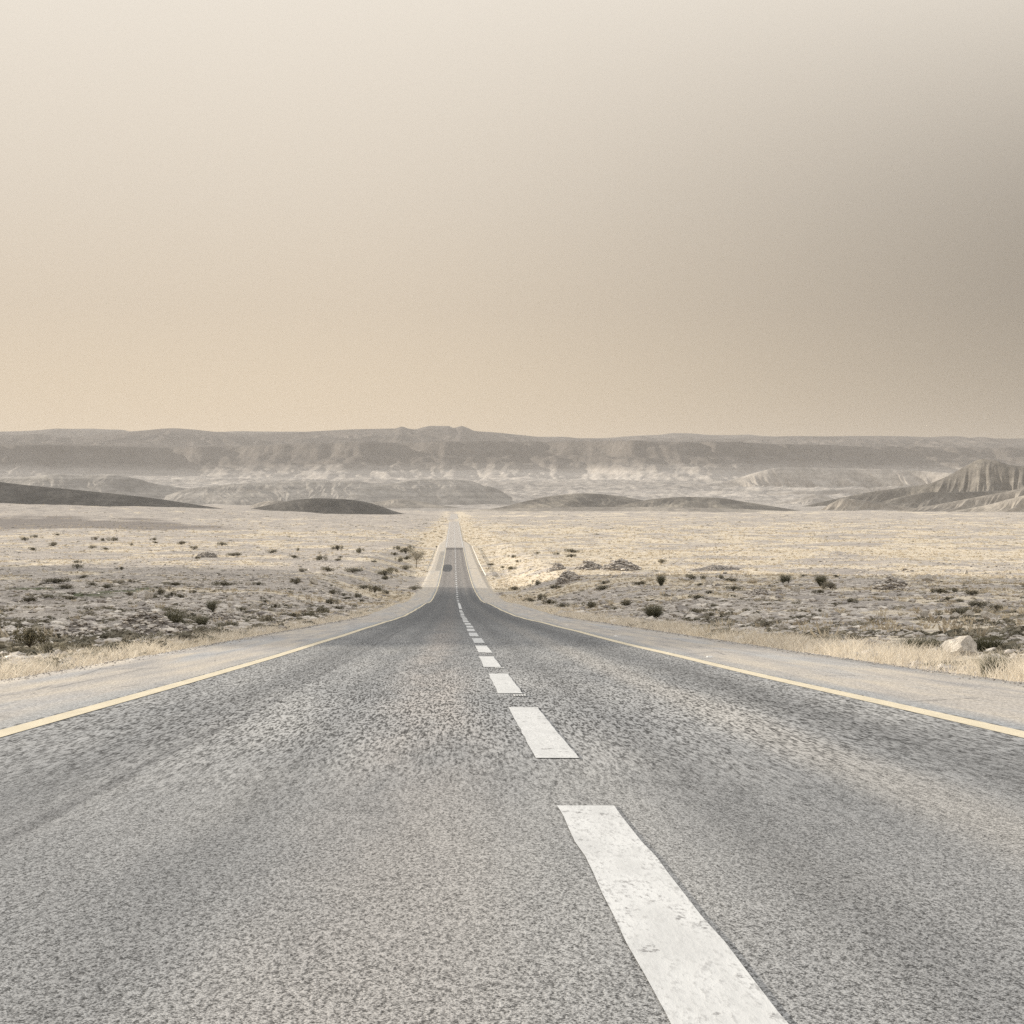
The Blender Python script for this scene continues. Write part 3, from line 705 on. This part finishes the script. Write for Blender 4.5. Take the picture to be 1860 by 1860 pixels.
# kind: x, base y, width, height in photo pixels
SHRUBS = '''
bush 53 1176 56 36;bush 88 1193 36 27;grey 119 1186 17 14;grey 195 1181 17 18;grey 193 1196 15 12;broom 306 1153 88 48;broom 366 1137 36 18;grey 372 1155 40 20;bush 417 1142 38 15;broom 384 1112 25 22
bush 438 1111 18 9;bush 290 1081 18 12;mat 285 1069 10 4;bush 301 1087 16 7;bush 312 1085 15 10;mat 327 1086 18 7;bush 281 1088 11 8;bush 352 1078 12 7;mat 236 1083 14 7
bush 613 1000 20 10;bush 652 1005 14 10;bush 722 999 12 8;bush 737 1006 21 12;mat 717 1009 13 6;grey 745 996 11 7;bush 726 1021 12 9;mat 739 1017 14 8;mat 680 1022 10 4;bush 581 1018 19 11;mat 535 1014 18 6;mat 495 1005 16 7
grey 541 1001 8 6;mat 613 1019 11 5;mat 618 1014 9 4;mat 595 1038 23 9;grey 549 1039 16 7;mat 640 1040 31 9;bush 699 1046 27 11;bush 700 1053 18 7;grey 709 1039 18 9;grey 736 1035 25 9;grey 538 1061 20 12;mat 470 1063 22 6
bush 605 1080 18 10;mat 603 1067 16 5;mat 660 1070 18 8;bush 681 1077 22 14;grey 702 1080 13 9;bush 648 1086 18 9;mat 624 1083 13 5;bush 601 1098 20 13;mat 629 1089 26 5;mat 655 1093 16 5;bush 500 1105 17 8;mat 483 1095 20 6
mat 571 1104 15 6;bush 585 1116 36 14;bush 564 1124 40 16;bush 534 1123 20 10;mat 616 1107 17 7;grey 487 1133 34 15;grey 753 1072 22 8
bush 932 1014 12 6;mat 976 1006 9 4;bush 1013 1008 11 5;mat 1039 1004 26 7;bush 1038 1013 17 7;bush 940 1022 8 5;bush 928 1035 16 7;bush 913 1033 7 5;mat 891 1027 12 4;bush 976 1064 13 11;grey 963 1096 20 11;bush 982 1090 16 14;bush 997 1100 22 12
mat 1021 1105 26 10;bush 1074 1105 24 13;bush 1140 1101 26 12;broom 1188 1125 48 27;broom 1201 1064 21 20;mat 1118 1110 20 8;mat 1011 1070 22 8;mat 1097 1061 18 6;mat 1094 1072 28 8;mat 1161 1063 23 7;grey 936 1072 22 7;mat 1184 1094 19 6;grey 1202 1024 14 9
mat 1256 1053 22 10;bush 1277 1053 10 8;bush 1310 1052 14 8;mat 1329 1057 24 7;pale 1368 1059 24 10;broom 1427 1063 28 19;broom 1492 1065 29 21;bush 1490 1079 21 9;grey 1509 1070 28 14;mat 1459 1047 10 4;mat 1519 1049 12 5;bush 1333 1073 28 9;mat 1287 1079 14 6
mat 1267 1089 31 8;bush 1295 1105 16 9;grey 1262 1117 29 12;bush 1292 1122 20 11;bush 1356 1114 14 9;mat 1271 1064 12 5;mat 1511 1102 17 7;bush 1489 1115 11 8;grey 1392 1139 30 14;mat 1415 1072 10 4
bush 1545 1096 22 10;mat 1515 1101 10 5;bush 1707 1080 30 11;bush 1735 1077 18 9;mat 1765 1082 24 10;mat 1722 1091 20 7;mat 1744 1094 20 6;bush 1750 1116 54 15;mat 1780 1103 38 12;bush 1811 1110 24 12;tuft 1672 1184 78 32;tuft 1795 1184 70 34;tuft 1806 1230 56 46
bush 1583 1130 12 8;mat 1607 1129 15 7;mat 1742 1148 17 8
bush 63 977 13 6;bush 45 983 13 8;mat 105 973 8 4;bush 187 983 9 6;bush 206 983 17 8;grey 173 981 10 6;grey 96 992 20 8;grey 167 997 14 7;mat 60 1000 15 6;mat 282 987 11 4;grey 280 982 11 5;grey 329 989 20 6;grey 353 998 15 7;bush 403 992 17 7;bush 357 1016 12 6
mat 424 1010 26 7;bush 140 1023 13 6;bush 140 1033 18 9;grey 220 1035 12 6;grey 239 991 9 5;mat 192 999 15 5;mat 151 1051 18 6;mat 98 1059 48 9;mat 168 1065 20 8;mat 191 1069 30 8;grey 217 1061 22 8;grey 237 1059 11 7;grey 72 1066 11 6;mat 121 1070 24 8;mat 318 1064 48 7
mat 407 1064 40 8;mat 52 1095 26 11;mat 87 1089 44 9;mat 128 1090 28 8
'''
BOULDERS = '''
246 1088 8 9;271 1089 13 11;417 1091 12 10;419 1115 14 9;418 1104 10 9;283 1126 14 13;334 1125 12 9;362 1123 9 8;392 1140 10 8;346 1119 14 8;569 1061 14 11;450 1064 10 8;560 1098 11 8;542 1109 6 6;497 1098 11 8;462 1110 15 12
1080 1101 8 7;1288 1064 15 13;1429 1066 9 8;1446 1077 16 9;1495 1120 17 9;1226 1094 12 9;1423 1149 18 14;1369 1130 27 14;1686 1056 19 11;1698 1053 8 7;1735 1121 17 8;1762 1120 17 10;1797 1127 27 14;1788 1115 12 10;1752 1199 56 37;1680 1123 14 10;1755 1044 7 7
'''
LAND = [(306, 1150, 'the large broom bush by the left verge'), (140, 1150, 'the grey stone heap near the left verge'), (53, 1175, 'the dark bush cut by the left edge'),
        (200, 1076, 'the strip of green grass on the left'), (271, 1088, 'the pair of pale boulders on the left plain'), (140, 1030, 'the two stacked-looking lone bushes on the left plain'),
        (375, 1010, 'the dark stone pile on the left plain'), (569, 1060, 'the pale round boulder mid left'), (757, 1015, 'the small roadside tree'), (575, 1120, 'the dark thicket by the left verge'),
        (640, 1039, 'the long dark mat of scrub left of the road'), (690, 1047, 'the dark pair of bushes by the left bank'), (206, 983, 'the upright bush far out on the left plain'),
        (1100, 1030, 'the joined gravel mounds'), (1032, 1052, 'the gravel mound in front'), (1188, 1122, 'the big broom beside the right verge'), (1201, 1062, 'the sparse broom on the right plain'),
        (1300, 1035, 'the low gravel bank'), (1288, 1063, 'the round pale boulder on the right'), (1427, 1062, 'the broom with a white stone at its foot'), (1492, 1064, 'the fan-shaped broom'),
        (1380, 1078, 'the pile of broken slabs'), (1369, 1130, 'the blocky pale rock behind the right grass verge'), (1622, 1062, 'the brown rock outcrop'), (1686, 1056, 'the square pale boulder'),
        (1750, 1114, 'the long dark thicket at far right'), (1752, 1195, 'the big pale rock by the right verge'), (990, 1097, 'the bushes at the foot of the right bank'), (932, 1013, 'the dark bush near the right guard rail')]
KINDW = dict(broom=('upright olive broom bush', 'bush'), bush=('dark rounded desert bush', 'bush'), grey=('grey-brown dry shrub', 'shrub'), mat=('low spreading dark scrub', 'shrub'),
             tuft=('green-grey clump of long grass', 'grass clump'), pale=('pale straw-coloured domed shrub', 'shrub'))
used = set()
BIG = {(306, 1153): 'largest broom bush, olive twigs fanning out behind the left verge', (53, 1176): 'dense dark bush cut off by the left edge of the view', (384, 1112): 'upright broom bush with flat top standing alone between pale boulders on the left',
       (1188, 1125): 'big olive broom bush close to the grassy verge right of the road', (1427, 1063): 'dark broom bush with a pale pointed stone at its foot', (1492, 1065): 'dark fan-shaped broom bush, right of the one with the pale stone',
       (1806, 1230): 'tall grass clump lowest at the right edge beside the shoulder', (1795, 1184): 'dark green grass clump right behind the big pale rock', (1672, 1184): 'green-grey grass clump in the straw left of the big pale rock',
       (1750, 1116): 'long dark thicket above the pale rocks at the far right', (140, 1033): 'nearer, rounder of the two lone bushes one behind the other on the left plain', (140, 1023): 'farther, smaller of the two lone bushes one behind the other on the left plain',
       (1752, 1199): 'big angular pale rock half buried in straw grass beside the right shoulder', (1369, 1130): 'blocky pale rock standing just behind the right grass verge', (569, 1061): 'smooth pale round boulder standing clear of the scrub left of the road',
       (1288, 1064): 'round pale boulder ringed by scrub on the right plain', (1429, 1066): 'small pointed pale stone at the foot of a dark broom bush', (1686, 1056): 'square flat-topped pale boulder on dark stony ground at the right', (1201, 1064): 'sparse thin broom bush standing in front of the lit straw grass',
       (246, 1088): 'narrow upright one of the two pale boulders in front of the green strip', (271, 1089): 'broad one of the two pale boulders in front of the green strip', (1368, 1059): 'pale straw-coloured domed shrub left of the dark broom with a stone'}
def relation(px, py, k):
    ds = sorted(((math.hypot(px - a, (py - b) * 2.6), a, b, s) for a, b, s in LAND if math.hypot(px - a, (py - b) * 2.6) > 9))
    d, a, b, s = ds[k]
    dx, dy = px - a, (py - b) * 2.6
    near = 'just ' if d < 45 else ('' if d < 100 else 'well ')
    if abs(dx) > abs(dy): w = 'right of' if dx > 0 else 'left of'
    else: w = 'in front of' if dy > 0 else 'behind'
    return f'{near}{w} {s}'
def label_for(base, px, py, w):
    if (px, py) in BIG: used.add(BIG[px, py]); return BIG[px, py]
    sz = ['small ', '', 'wide '][0 if w < 13 else (1 if w < 24 else 2)]
    for k in (0, 1, 2, 3):
        for pre in (sz,):
            l = (pre + base + ' ' + relation(px, py, k)).strip()
            if l not in used and len(l.replace('-',' ').split()) <= 15: used.add(l); return l
    for k in range(4, 12):
        l = (sz + base + ' ' + relation(px, py, k)).strip()
        if l not in used and len(l.replace('-',' ').split()) <= 16: used.add(l); return l
    return l
cnt = {}
def place_shrub(kind, px, py, w, h):
    p = hit(px, py)
    W = w / F * p[1]; H = h / F * p[1]
    k = cnt.get(kind, 0); cnt[kind] = k + 1
    mes = PROTO[kind, k % 3]
    nm = {'broom': 'broom_bush', 'bush': 'desert_bush', 'grey': 'dry_shrub', 'mat': 'low_scrub', 'tuft': 'grass_clump', 'pale': 'straw_shrub'}[kind]
    rz = random.uniform(0, 6.28)
    sc = {'broom': (W / 2 * 1.75, W / 2 * 1.5, H * 1.2), 'bush': (W / 2 * 1.25, W / 2 * 1.1, H * 1.16), 'grey': (W / 2 * 1.25, W / 2 * 1.1, H * 1.16), 'mat': (W / 2 * 1.2, W / 2 * 1.2, H * 1.18), 'tuft': (W / 2 * 1.15, W / 2 * .9, H * 1.25), 'pale': (W / 2, W / 2, H)}[kind]
    rz = random.choice([0, math.pi]) + random.uniform(-.35, .35)
    loc = (p[0], p[1] + W * .1, float(terrain(p[0], p[1] + W * .1)) - .02 * H)
    lab = label_for(KINDW[kind][0], px, py, w)
    if len(mes) > 1:
        e = bpy.data.objects.new(nm, None); COL.objects.link(e); e.location = loc; e.rotation_euler = (0, 0, rz); e.scale = sc; e.empty_display_size = .2
        for m in mes: link(m.name.split('.')[0], m, e)
    else:
        e = link(nm, mes[0], None, loc, rz, sc)
    tag(e, lab, KINDW[kind][1], {'broom': 'broom bushes on the plain', 'bush': 'dark bushes on the plain', 'grey': 'dry grey shrubs on the plain', 'mat': 'low scrub on the plain', 'tuft': 'grass clumps at the right verge', 'pale': 'straw-coloured shrubs'}[kind])
for e in SHRUBS.replace('\n', ';').split(';'):
    if e.strip():
        k, a, b, c, d = e.split(); place_shrub(k, int(a), int(b), int(c), int(d))
for i, e in enumerate(x for x in BOULDERS.replace('\n', ';').split(';') if x.strip()):
    a, b, c, d = map(int, e.split()); p = hit(a, b); W = c / F * p[1]; H = d / F * p[1]
    o = link('boulder', BOULDER[i % 6], None, (p[0], p[1] + W * .2, float(terrain(p[0], p[1] + W * .2)) - .08 * H), random.uniform(-.4, .4) + (math.pi if i % 2 else 0), (W / 2 * 1.15, W / 2, H * 1.3))
    tag(o, label_for('pale limestone boulder', a, b, c), 'boulder', 'pale boulders on the plain')

# ------------------------------------------------------------------ small roadside tree
def make_tree(px, py, w, h):
    p = hit(px, py); H = h / F * p[1]; W = w / F * p[1] / 2
    e = bpy.data.objects.new('acacia_tree', None); COL.objects.link(e); e.location = p
    tag(e, 'small pale sparse tree beside the road left of the guard rail', 'tree')
    r = np.random.default_rng(5)
    segs = []
    def limb(a, b, ra, rb): segs.append((np.array(a, float), np.array(b, float), ra, rb))
    top = (.05 * W, 0, .42 * H); limb((0, 0, -.1), top, .11, .08)
    tips = []
    for k in range(9):
        th = k * .7 + r.uniform(-.2, .2); q = np.array([math.cos(th) * W * r.uniform(.4, .8), math.sin(th) * W * .6, H * r.uniform(.6, .92)]); limb(top, q, .06, .02); tips.append(q)
    V, Fq = [], []
    for a, b, ra, rb in segs:
        d = (b - a) / np.linalg.norm(b - a); x = np.cross(d, [.3, .9, .1]); x /= np.linalg.norm(x); y = np.cross(d, x); o0 = len(V)
        for c, rr in ((a, ra), (b, rb)):
            for k in range(7): V.append(c + rr * (x * math.cos(k * .8976) + y * math.sin(k * .8976)))
        for k in range(7): Fq.append((o0 + k, o0 + (k + 1) % 7, o0 + 7 + (k + 1) % 7, o0 + 7 + k))
    link('trunk', mesh('trunk', np.array(V), np.array(Fq), M['wood'], True, color=np.full(len(V), .5)), e)
    n = 1500; k = r.integers(0, len(tips), n)
    C = np.array(tips)[k] + r.normal(0, 1, (n, 3)) * np.array([W * .3, W * .3, H * .12])
    V2, F2 = quads(C, r.uniform(.06, .14, n), r)
    link('crown', mesh('crown', V2, F2, M['greyleaf'], False, color=np.repeat(r.random(n), 4)), e)
make_tree(756, 1032, 26, 33)

# ------------------------------------------------------------------ guard rails, post, studs
def guard_rail(x0, y0, y1, lab):
    e = bpy.data.objects.new('guard_rail', None); COL.objects.link(e); e.location = (x0, y0, float(roadz(y0)) - .15)
    prof = [(-.02, .42), (.04, .46), (.04, .52), (-.02, .57), (.04, .62), (.04, .68), (-.02, .74)]
    y = np.arange(y0, y1, 4.)
    zg = roadz(y) - .15; s = 1 if x0 < 0 else -1
    X = np.array([[s * a for a, b in prof]] * len(y)); Z = np.array([[b for a, b in prof]] * len(y)) + (zg - zg[0])[:, None] + .12
    Y = np.repeat((y - y0)[:, None], len(prof), 1)
    n = len(prof); V = np.stack([X, Y, Z], -1).reshape(-1, 3); V2 = V.copy(); V2[:, 0] -= s * .012
    link('beam', mesh('beam', np.concatenate([V, V2]), np.concatenate([grid_faces(len(y), n), grid_faces(len(y), n)[:, ::-1] + len(V)]), M['rail'], True), e)
    bm = bmesh.new(); bmesh.ops.create_cube(bm, size=1); bmesh.ops.scale(bm, vec=(.10, .14, 1.1), verts=bm.verts); bmesh.ops.translate(bm, vec=(-s * .09, 0, .32), verts=bm.verts)
    bmesh.ops.bevel(bm, geom=bm.edges[:], offset=.015, segments=1, affect='EDGES')
    me = bpy.data.meshes.new('post'); bm.to_mesh(me); bm.free(); me.materials.append(M['rail'])
    for yy in y[::2]: link('post', me, e, (0, yy - y0, float(roadz(yy) - .15 - zg[0])))
    tag(e, lab, 'guard rail')
guard_rail(-7.0, 560, 800, 'pale metal guard rail along the left edge of the road where the dark asphalt dips')
guard_rail(7.55, 490, 860, 'pale metal guard rail along the right edge of the road in the hollow')
p = hit(793, 996)
e = bpy.data.objects.new('marker_post', None); COL.objects.link(e); e.location = p; tag(e, 'short dark marker post left of the road where the asphalt turns pale', 'post')
bm = bmesh.new(); bmesh.ops.create_cone(bm, segments=10, radius1=.13, radius2=.11, depth=1.0, cap_ends=True); bmesh.ops.translate(bm, vec=(0, 0, .45), verts=bm.verts); me = bpy.data.meshes.new('shaft'); bm.to_mesh(me); bm.free(); me.materials.append(M['post']); link('shaft', me, e)
bm = bmesh.new(); bmesh.ops.create_cube(bm, size=1); bmesh.ops.scale(bm, vec=(.75, .12, .38), verts=bm.verts); bmesh.ops.bevel(bm, geom=bm.edges[:], offset=.03, segments=2, affect='EDGES'); bmesh.ops.translate(bm, vec=(0, -.14, .8), verts=bm.verts); me = bpy.data.meshes.new('panel'); bm.to_mesh(me); bm.free(); me.materials.append(M['post']); link('panel', me, e)
bm = bmesh.new(); bmesh.ops.create_cube(bm, size=1); bmesh.ops.scale(bm, vec=(.12, .10, .022), verts=bm.verts)
for v in bm.verts:
    if v.co.z > 0: v.co.x *= .7; v.co.y *= .55
bmesh.ops.bevel(bm, geom=bm.edges[:], offset=.003, segments=2, affect='EDGES'); STUD = bpy.data.meshes.new('road_stud'); bm.to_mesh(STUD); bm.free(); STUD.materials.append(M['stud'])
for i, (x, y, s) in enumerate(((4.46, 36.3, 'nearest'), (4.5, 58., 'second nearest'), (4.55, 84., 'third nearest'), (4.55, 108., 'farthest visible'))):
    o = link('road_stud', STUD, None, (x, y, float(roadz(y)) - .012 - .006 * abs(x - XC) + .008)); tag(o, f'small pale road stud beside the right yellow line, {s} of the four', 'road stud', 'road studs along the right yellow line')

# ------------------------------------------------------------------ uncountable cover: verge grass, straw tussocks, scrub, stones
def in_view_x(y, n, r, lo=-.245, hi=.30): return y * r.uniform(lo, hi, n)

def verge_grass():
    r = np.random.default_rng(21); out = []
    for side, n, hh in ((1, 52000, .42), (-1, 46000, .30)):
        y = 13 * np.exp(r.random(n) ** .85 * math.log(330 / 13.)); e = half_r(y) if side > 0 else half_l(y)
        o = np.abs(r.normal(0, .62, n)) * (1 + .006 * y) * (1.25 if side > 0 else .95) + .12 + .35 * sst(120, 30, y) * r.random(n)
        x = side * (e + o)
        dens = .62 + .9 * fbm(x / 1.1, y / 2.2, 25 + side, 3) + .25 * (o < .6)
        k = r.random(n) < dens; x, y, o = x[k], y[k], o[k]; m = len(x)
        z = terrain(x, y) - .02
        th = r.uniform(0, 2 * math.pi, m); tl = np.abs(r.normal(.18, .25, m))
        D = np.stack([np.cos(th) * np.sin(tl) + .12, np.sin(th) * np.sin(tl), np.cos(tl)], 1)
        L = hh * r.uniform(.35, 1.15, m) * np.clip(1.0 - .12 * np.abs(o - .7), .4, 1) * (.75 + .6 * np.clip(fbm(x / 2.3, y / 4., 29, 2) + .4, 0, 1))
        w = np.clip(.0035 + .00011 * y, 0, .03) * r.uniform(.7, 1.3, m)
        P = np.stack([x, y, z], 1)
        V, Fq, st = strips(P, D, np.stack([np.cos(th * 3), np.sin(th * 3) * .3, 0 * th], 1), w, np.stack([np.cos(th) * .35, np.sin(th) * .35, -.25 + 0 * th], 1), L, 3)
        out.append((V, Fq, np.repeat(np.clip(r.normal(.55, .25, m), 0, 1), st)))
    V = np.concatenate([a[0] for a in out]); Fq = np.concatenate([out[0][1], out[1][1] + len(out[0][0])]); c = np.concatenate([a[2] for a in out])
    o = link('verge_grass', mesh('verge_grass', V, Fq, M['straw'], False, color=c)); tag(o, 'dry straw-coloured grass growing along both edges of the road', 'dry grass', kind='stuff')
verge_grass()

def small_tuft(seed, n=12):
    r = np.random.default_rng(seed); th = r.uniform(0, 6.28, n); br = .55 * r.random(n) ** .5
    P = np.stack([np.cos(th) * br, np.sin(th) * br, 0 * th - .05], 1); tl = r.uniform(.1, .75, n)
    D = np.stack([np.cos(th) * np.sin(tl), np.sin(th) * np.sin(tl), np.cos(tl)], 1); a2 = r.uniform(0, 6.28, n)
    V, Fq, st = strips(P, D, np.stack([np.cos(a2), np.sin(a2), 0 * th], 1), np.full(n, .13), D * 0, r.uniform(.6, 1., n), 1)
    return V, Fq
def small_scrub(seed, n=34):
    r = np.random.default_rng(seed); d = r.normal(size=(n, 3)); d /= np.linalg.norm(d, axis=1)[:, None]; d[:, 2] = np.abs(d[:, 2])
    C = d * r.uniform(.45, .95, n)[:, None] * np.array([1, 1, .8]); V, Fq = quads(C, r.uniform(.12, .24, n), r); V[:, 2] = np.maximum(V[:, 2], -.05); return V, Fq
TUFTS = [small_tuft(400 + k) for k in range(6)]; SCR = [small_scrub(420 + k) for k in range(6)]

def off_road(x, y, m=.6): return np.where(x > 0, x - half_r(y), -x - half_l(y)) > m

def spread(n, y0, y1, seed, keep, power=1.):
    r = np.random.default_rng(seed)
    y = y0 * np.exp(r.random(n) ** power * math.log(y1 / y0)); x = in_view_x(y, n, r)
    k = off_road(x, y) & (r.random(n) < keep(x, y))
    return x[k], y[k], r
# straw tussocks
x, y, r = spread(90000, 55, 2300, 31, lambda x, y: np.clip(straw_mask(x, y) * 1.15 - .12, .03, 1) * (.35 + .65 * sst(120, 260, y)), .62)
n = len(x); s = (.16 + .22 * r.random(n) ** 2) * (1 + sst(150, 1500, y) * 1.5)
pos = np.stack([x, y, terrain(x, y)], 1)
V, Fl, c = scatter(TUFTS, pos, np.stack([s * 1.3, s * 1.3, s * r.uniform(.7, 1.3, n)], 1), r.uniform(0, 6.3, n), r.integers(0, 6, n), np.clip(r.normal(.55, .25, n), 0, 1))
o = link('straw_grass', mesh('straw_grass', V, Fl, M['straw'], False, color=c)); tag(o, 'pale dry tussock grass covering the plain on both sides of the road', 'dry grass', kind='stuff')
# low scrub
x, y, r = spread(30000, 28, 2500, 33, lambda x, y: np.clip(.38 + .9 * fbm(x / 9., y / 14., 35, 3) + .35 * (x < 0) * sst(500, 300, y) - .25 * (x > 0) * sst(320, 420, y), 0, 1), .72)
n = len(x); s = (.09 + .32 * r.random(n) ** 2.4) * (1 + sst(300, 1800, y) * 2.2)
V, Fl, c = scatter(SCR, np.stack([x, y, terrain(x, y)], 1), np.stack([s * r.uniform(1, 1.9, n), s, s * r.uniform(.5, .85, n)], 1), r.uniform(-.4, .4, n), r.integers(0, 6, n), np.clip(r.normal(.32, .32, n), 0, 1))
o = link('scrub_cover', mesh('scrub_cover', V, Fl, M['greyleaf'], False, color=c)); tag(o, 'sparse grey-brown low scrub dotted over the stony plain', 'scrub', kind='stuff')
# stones
x, y, r = spread(120000, 17, 800, 37, lambda x, y: np.clip(.42 + .8 * fbm(x / 7., y / 11., 39, 3) - .35 * straw_mask(x, y), .02, 1), .7)
n = len(x); s = np.clip(.030 + .0009 * y, 0, .16) * (.5 + 1.8 * r.random(n) ** 4)
V, Fl, c = scatter(SMALL, np.stack([x, y, terrain(x, y) - s * .15], 1), np.stack([s * r.uniform(.9, 1.7, n), s, s * r.uniform(.6, 1.1, n)], 1), r.uniform(0, 6.3, n), r.integers(0, 6, n), np.clip(r.normal(.5, .22, n), 0, 1))
o = link('loose_stones', mesh('loose_stones', V, Fl, M['stones'], False, color=c)); tag(o, 'loose pale stones and gravel strewn over the ground beside the road', 'stones', kind='stuff')
# fine gravel crumbs along the shoulder edges
n = 9000; r = np.random.default_rng(77); y = 8 * np.exp(r.random(n) * math.log(140 / 8.)); sd_ = np.where(r.random(n) < .5, 1, -1)
e = np.where(sd_ > 0, half_r(y), half_l(y)); x = sd_ * (e + r.normal(.05, .16, n)); s = np.clip(.006 + .00018 * y, 0, .03) * r.uniform(.5, 1.6, n)
zz = np.where(np.abs(x) < e + .0, roadz(y) - .012 - .006 * np.abs(x - XC), roadz(y) - .06 - .6 * np.clip(np.abs(x) - e, 0, 1))
V, Fl, c = scatter(SMALL, np.stack([x, y, zz], 1), np.stack([s, s, s * .8], 1), r.uniform(0, 6.3, n), r.integers(0, 6, n), np.clip(r.normal(.35, .25, n), 0, 1))
o = link('edge_gravel', mesh('edge_gravel', V, Fl, M['stones'], False, color=c)); tag(o, 'fine crumbled gravel along the outer edges of the shoulders', 'gravel', kind='stuff')

# ------------------------------------------------------------------ haze
HAZE = 2.9e-5
hz = link('haze', mesh('haze', [(a, b, c) for c in (-36., 560.) for a, b in ((-9500, -1500), (9500, -1500), (9500, 21500), (-9500, 21500))],
                       np.array([[3, 2, 1, 0], [4, 5, 6, 7], [0, 1, 5, 4], [1, 2, 6, 5], [2, 3, 7, 6], [3, 0, 4, 7]]), None, False))
hm_ = bpy.data.materials.new('dusty_air'); hm_.use_nodes = True; t_ = hm_.node_tree; t_.nodes.clear()
ou = t_.nodes.new('ShaderNodeOutputMaterial'); pv = t_.nodes.new('ShaderNodeVolumePrincipled')
pv.inputs['Color'].default_value = (.76, .735, .71, 1); pv.inputs['Density'].default_value = HAZE; pv.inputs['Anisotropy'].default_value = 0.
pv.inputs['Density Attribute'].default_value = ''; pv.inputs['Color Attribute'].default_value = ''; pv.inputs['Temperature Attribute'].default_value = ''
t_.links.new(pv.outputs[0], ou.inputs['Volume'])
try: hm_.cycles.homogeneous_volume = True
except Exception: pass
hz.data.materials.append(hm_); tag(hz, kind='stuff')

# ------------------------------------------------------------------ sun and sky
AZ, EL = math.radians(66), math.radians(11)          # sun to the left of the road axis, low
sun_dir = Vector((-math.sin(AZ) * math.cos(EL), math.cos(AZ) * math.cos(EL), math.sin(EL)))
sl = bpy.data.lights.new('sun', 'SUN'); sl.energy = 2.6; sl.angle = math.radians(.6); sl.color = (1, .92, .80)
so = bpy.data.objects.new('sun', sl); COL.objects.link(so); so.rotation_euler = sun_dir.to_track_quat('Z', 'Y').to_euler()
w = bpy.data.worlds.new('World'); scene.world = w; w.use_nodes = True; nt = w.node_tree; nt.nodes.clear()
sky = nt.nodes.new('ShaderNodeTexSky'); sky.sky_type = 'NISHITA'; sky.sun_disc = False; sky.sun_elevation = EL; sky.sun_rotation = -AZ
sky.dust_density = 4.; sky.ozone_density = 1.; sky.air_density = 1.; sky.altitude = 300
EXPO = 1.5
def wn(t, **k):
    n = nt.nodes.new(t)
    for a, b in k.items(): setattr(n, a, b)
    return n
hs = wn('ShaderNodeHueSaturation'); hs.inputs['Saturation'].default_value = .25; nt.links.new(sky.outputs[0], hs.inputs['Color'])
gm_ = wn('ShaderNodeGamma'); gm_.inputs[1].default_value = .5; nt.links.new(hs.outputs[0], gm_.inputs[0])
tc = wn('ShaderNodeTexCoord'); sp = wn('ShaderNodeSeparateXYZ'); nt.links.new(tc.outputs['Generated'], sp.inputs[0])
rp = wn('ShaderNodeValToRGB'); nt.links.new(sp.outputs[2], rp.inputs[0]); el_ = rp.color_ramp.elements
SKY = [(0., (.37, .275, .166)), (.05, (.357, .283, .193)), (.09, (.345, .284, .212)), (.14, (.372, .322, .26)), (.24, (.44, .40, .345)), (.45, (.55, .535, .51)), (1., (.64, .65, .67))]
while len(el_) < len(SKY): el_.new(.5)
for q_, (p_, c_) in zip(el_, SKY): q_.position = p_; q_.color = (*c_, 1)
lr = wn('ShaderNodeMapRange', interpolation_type='SMOOTHSTEP'); nt.links.new(sp.outputs[0], lr.inputs[0])
for k_, v_ in enumerate((-.10, .46, .99, .18)): lr.inputs[k_ + 1].default_value = v_
up = wn('ShaderNodeMapRange', interpolation_type='SMOOTHSTEP'); nt.links.new(sp.outputs[2], up.inputs[0])
for k_, v_ in enumerate((.088, .30, 0., 1.)): up.inputs[k_ + 1].default_value = v_
lm = wn('ShaderNodeMix', data_type='FLOAT'); nt.links.new(up.outputs[0], lm.inputs[0]); nt.links.new(lr.outputs[0], lm.inputs[2]); lm.inputs[3].default_value = 1.
vs_ = wn('ShaderNodeVectorMath', operation='SCALE'); nt.links.new(rp.outputs[0], vs_.inputs[0]); nt.links.new(lm.outputs[0], vs_.inputs['Scale'])
v2_ = wn('ShaderNodeVectorMath', operation='SCALE'); nt.links.new(vs_.outputs[0], v2_.inputs[0]); v2_.inputs['Scale'].default_value = 2.0 * 10 / 2 ** EXPO
mx = wn('ShaderNodeMix', data_type='RGBA'); mx.inputs[0].default_value = .12
nt.links.new(v2_.outputs[0], mx.inputs[6]); nt.links.new(gm_.outputs[0], mx.inputs[7])
bg = nt.nodes.new('ShaderNodeBackground'); bg.inputs[1].default_value = .10
nt.links.new(mx.outputs[2], bg.inputs[0])
wo = nt.nodes.new('ShaderNodeOutputWorld'); nt.links.new(bg.outputs[0], wo.inputs[0])

# ------------------------------------------------------------------ camera and render settings
cam = bpy.data.cameras.new('camera'); cam.sensor_width = 36; cam.lens = F / 1860 * 36; cam.clip_start = .1; cam.clip_end = 60000
co = bpy.data.objects.new('camera', cam); COL.objects.link(co); co.rotation_euler = (math.pi / 2 + PITCH, 0, YAW); scene.camera = co
vs = scene.view_settings; scene.display_settings.display_device = 'sRGB'; vs.view_transform = 'Standard'; vs.look = 'None'; vs.gamma = 1; vs.exposure = EXPO
scene.cycles.use_denoising = False
scene.cycles.volume_bounces = 1; scene.cycles.sample_clamp_indirect = 3
scene.cycles.max_bounces = 6; scene.cycles.diffuse_bounces = 3
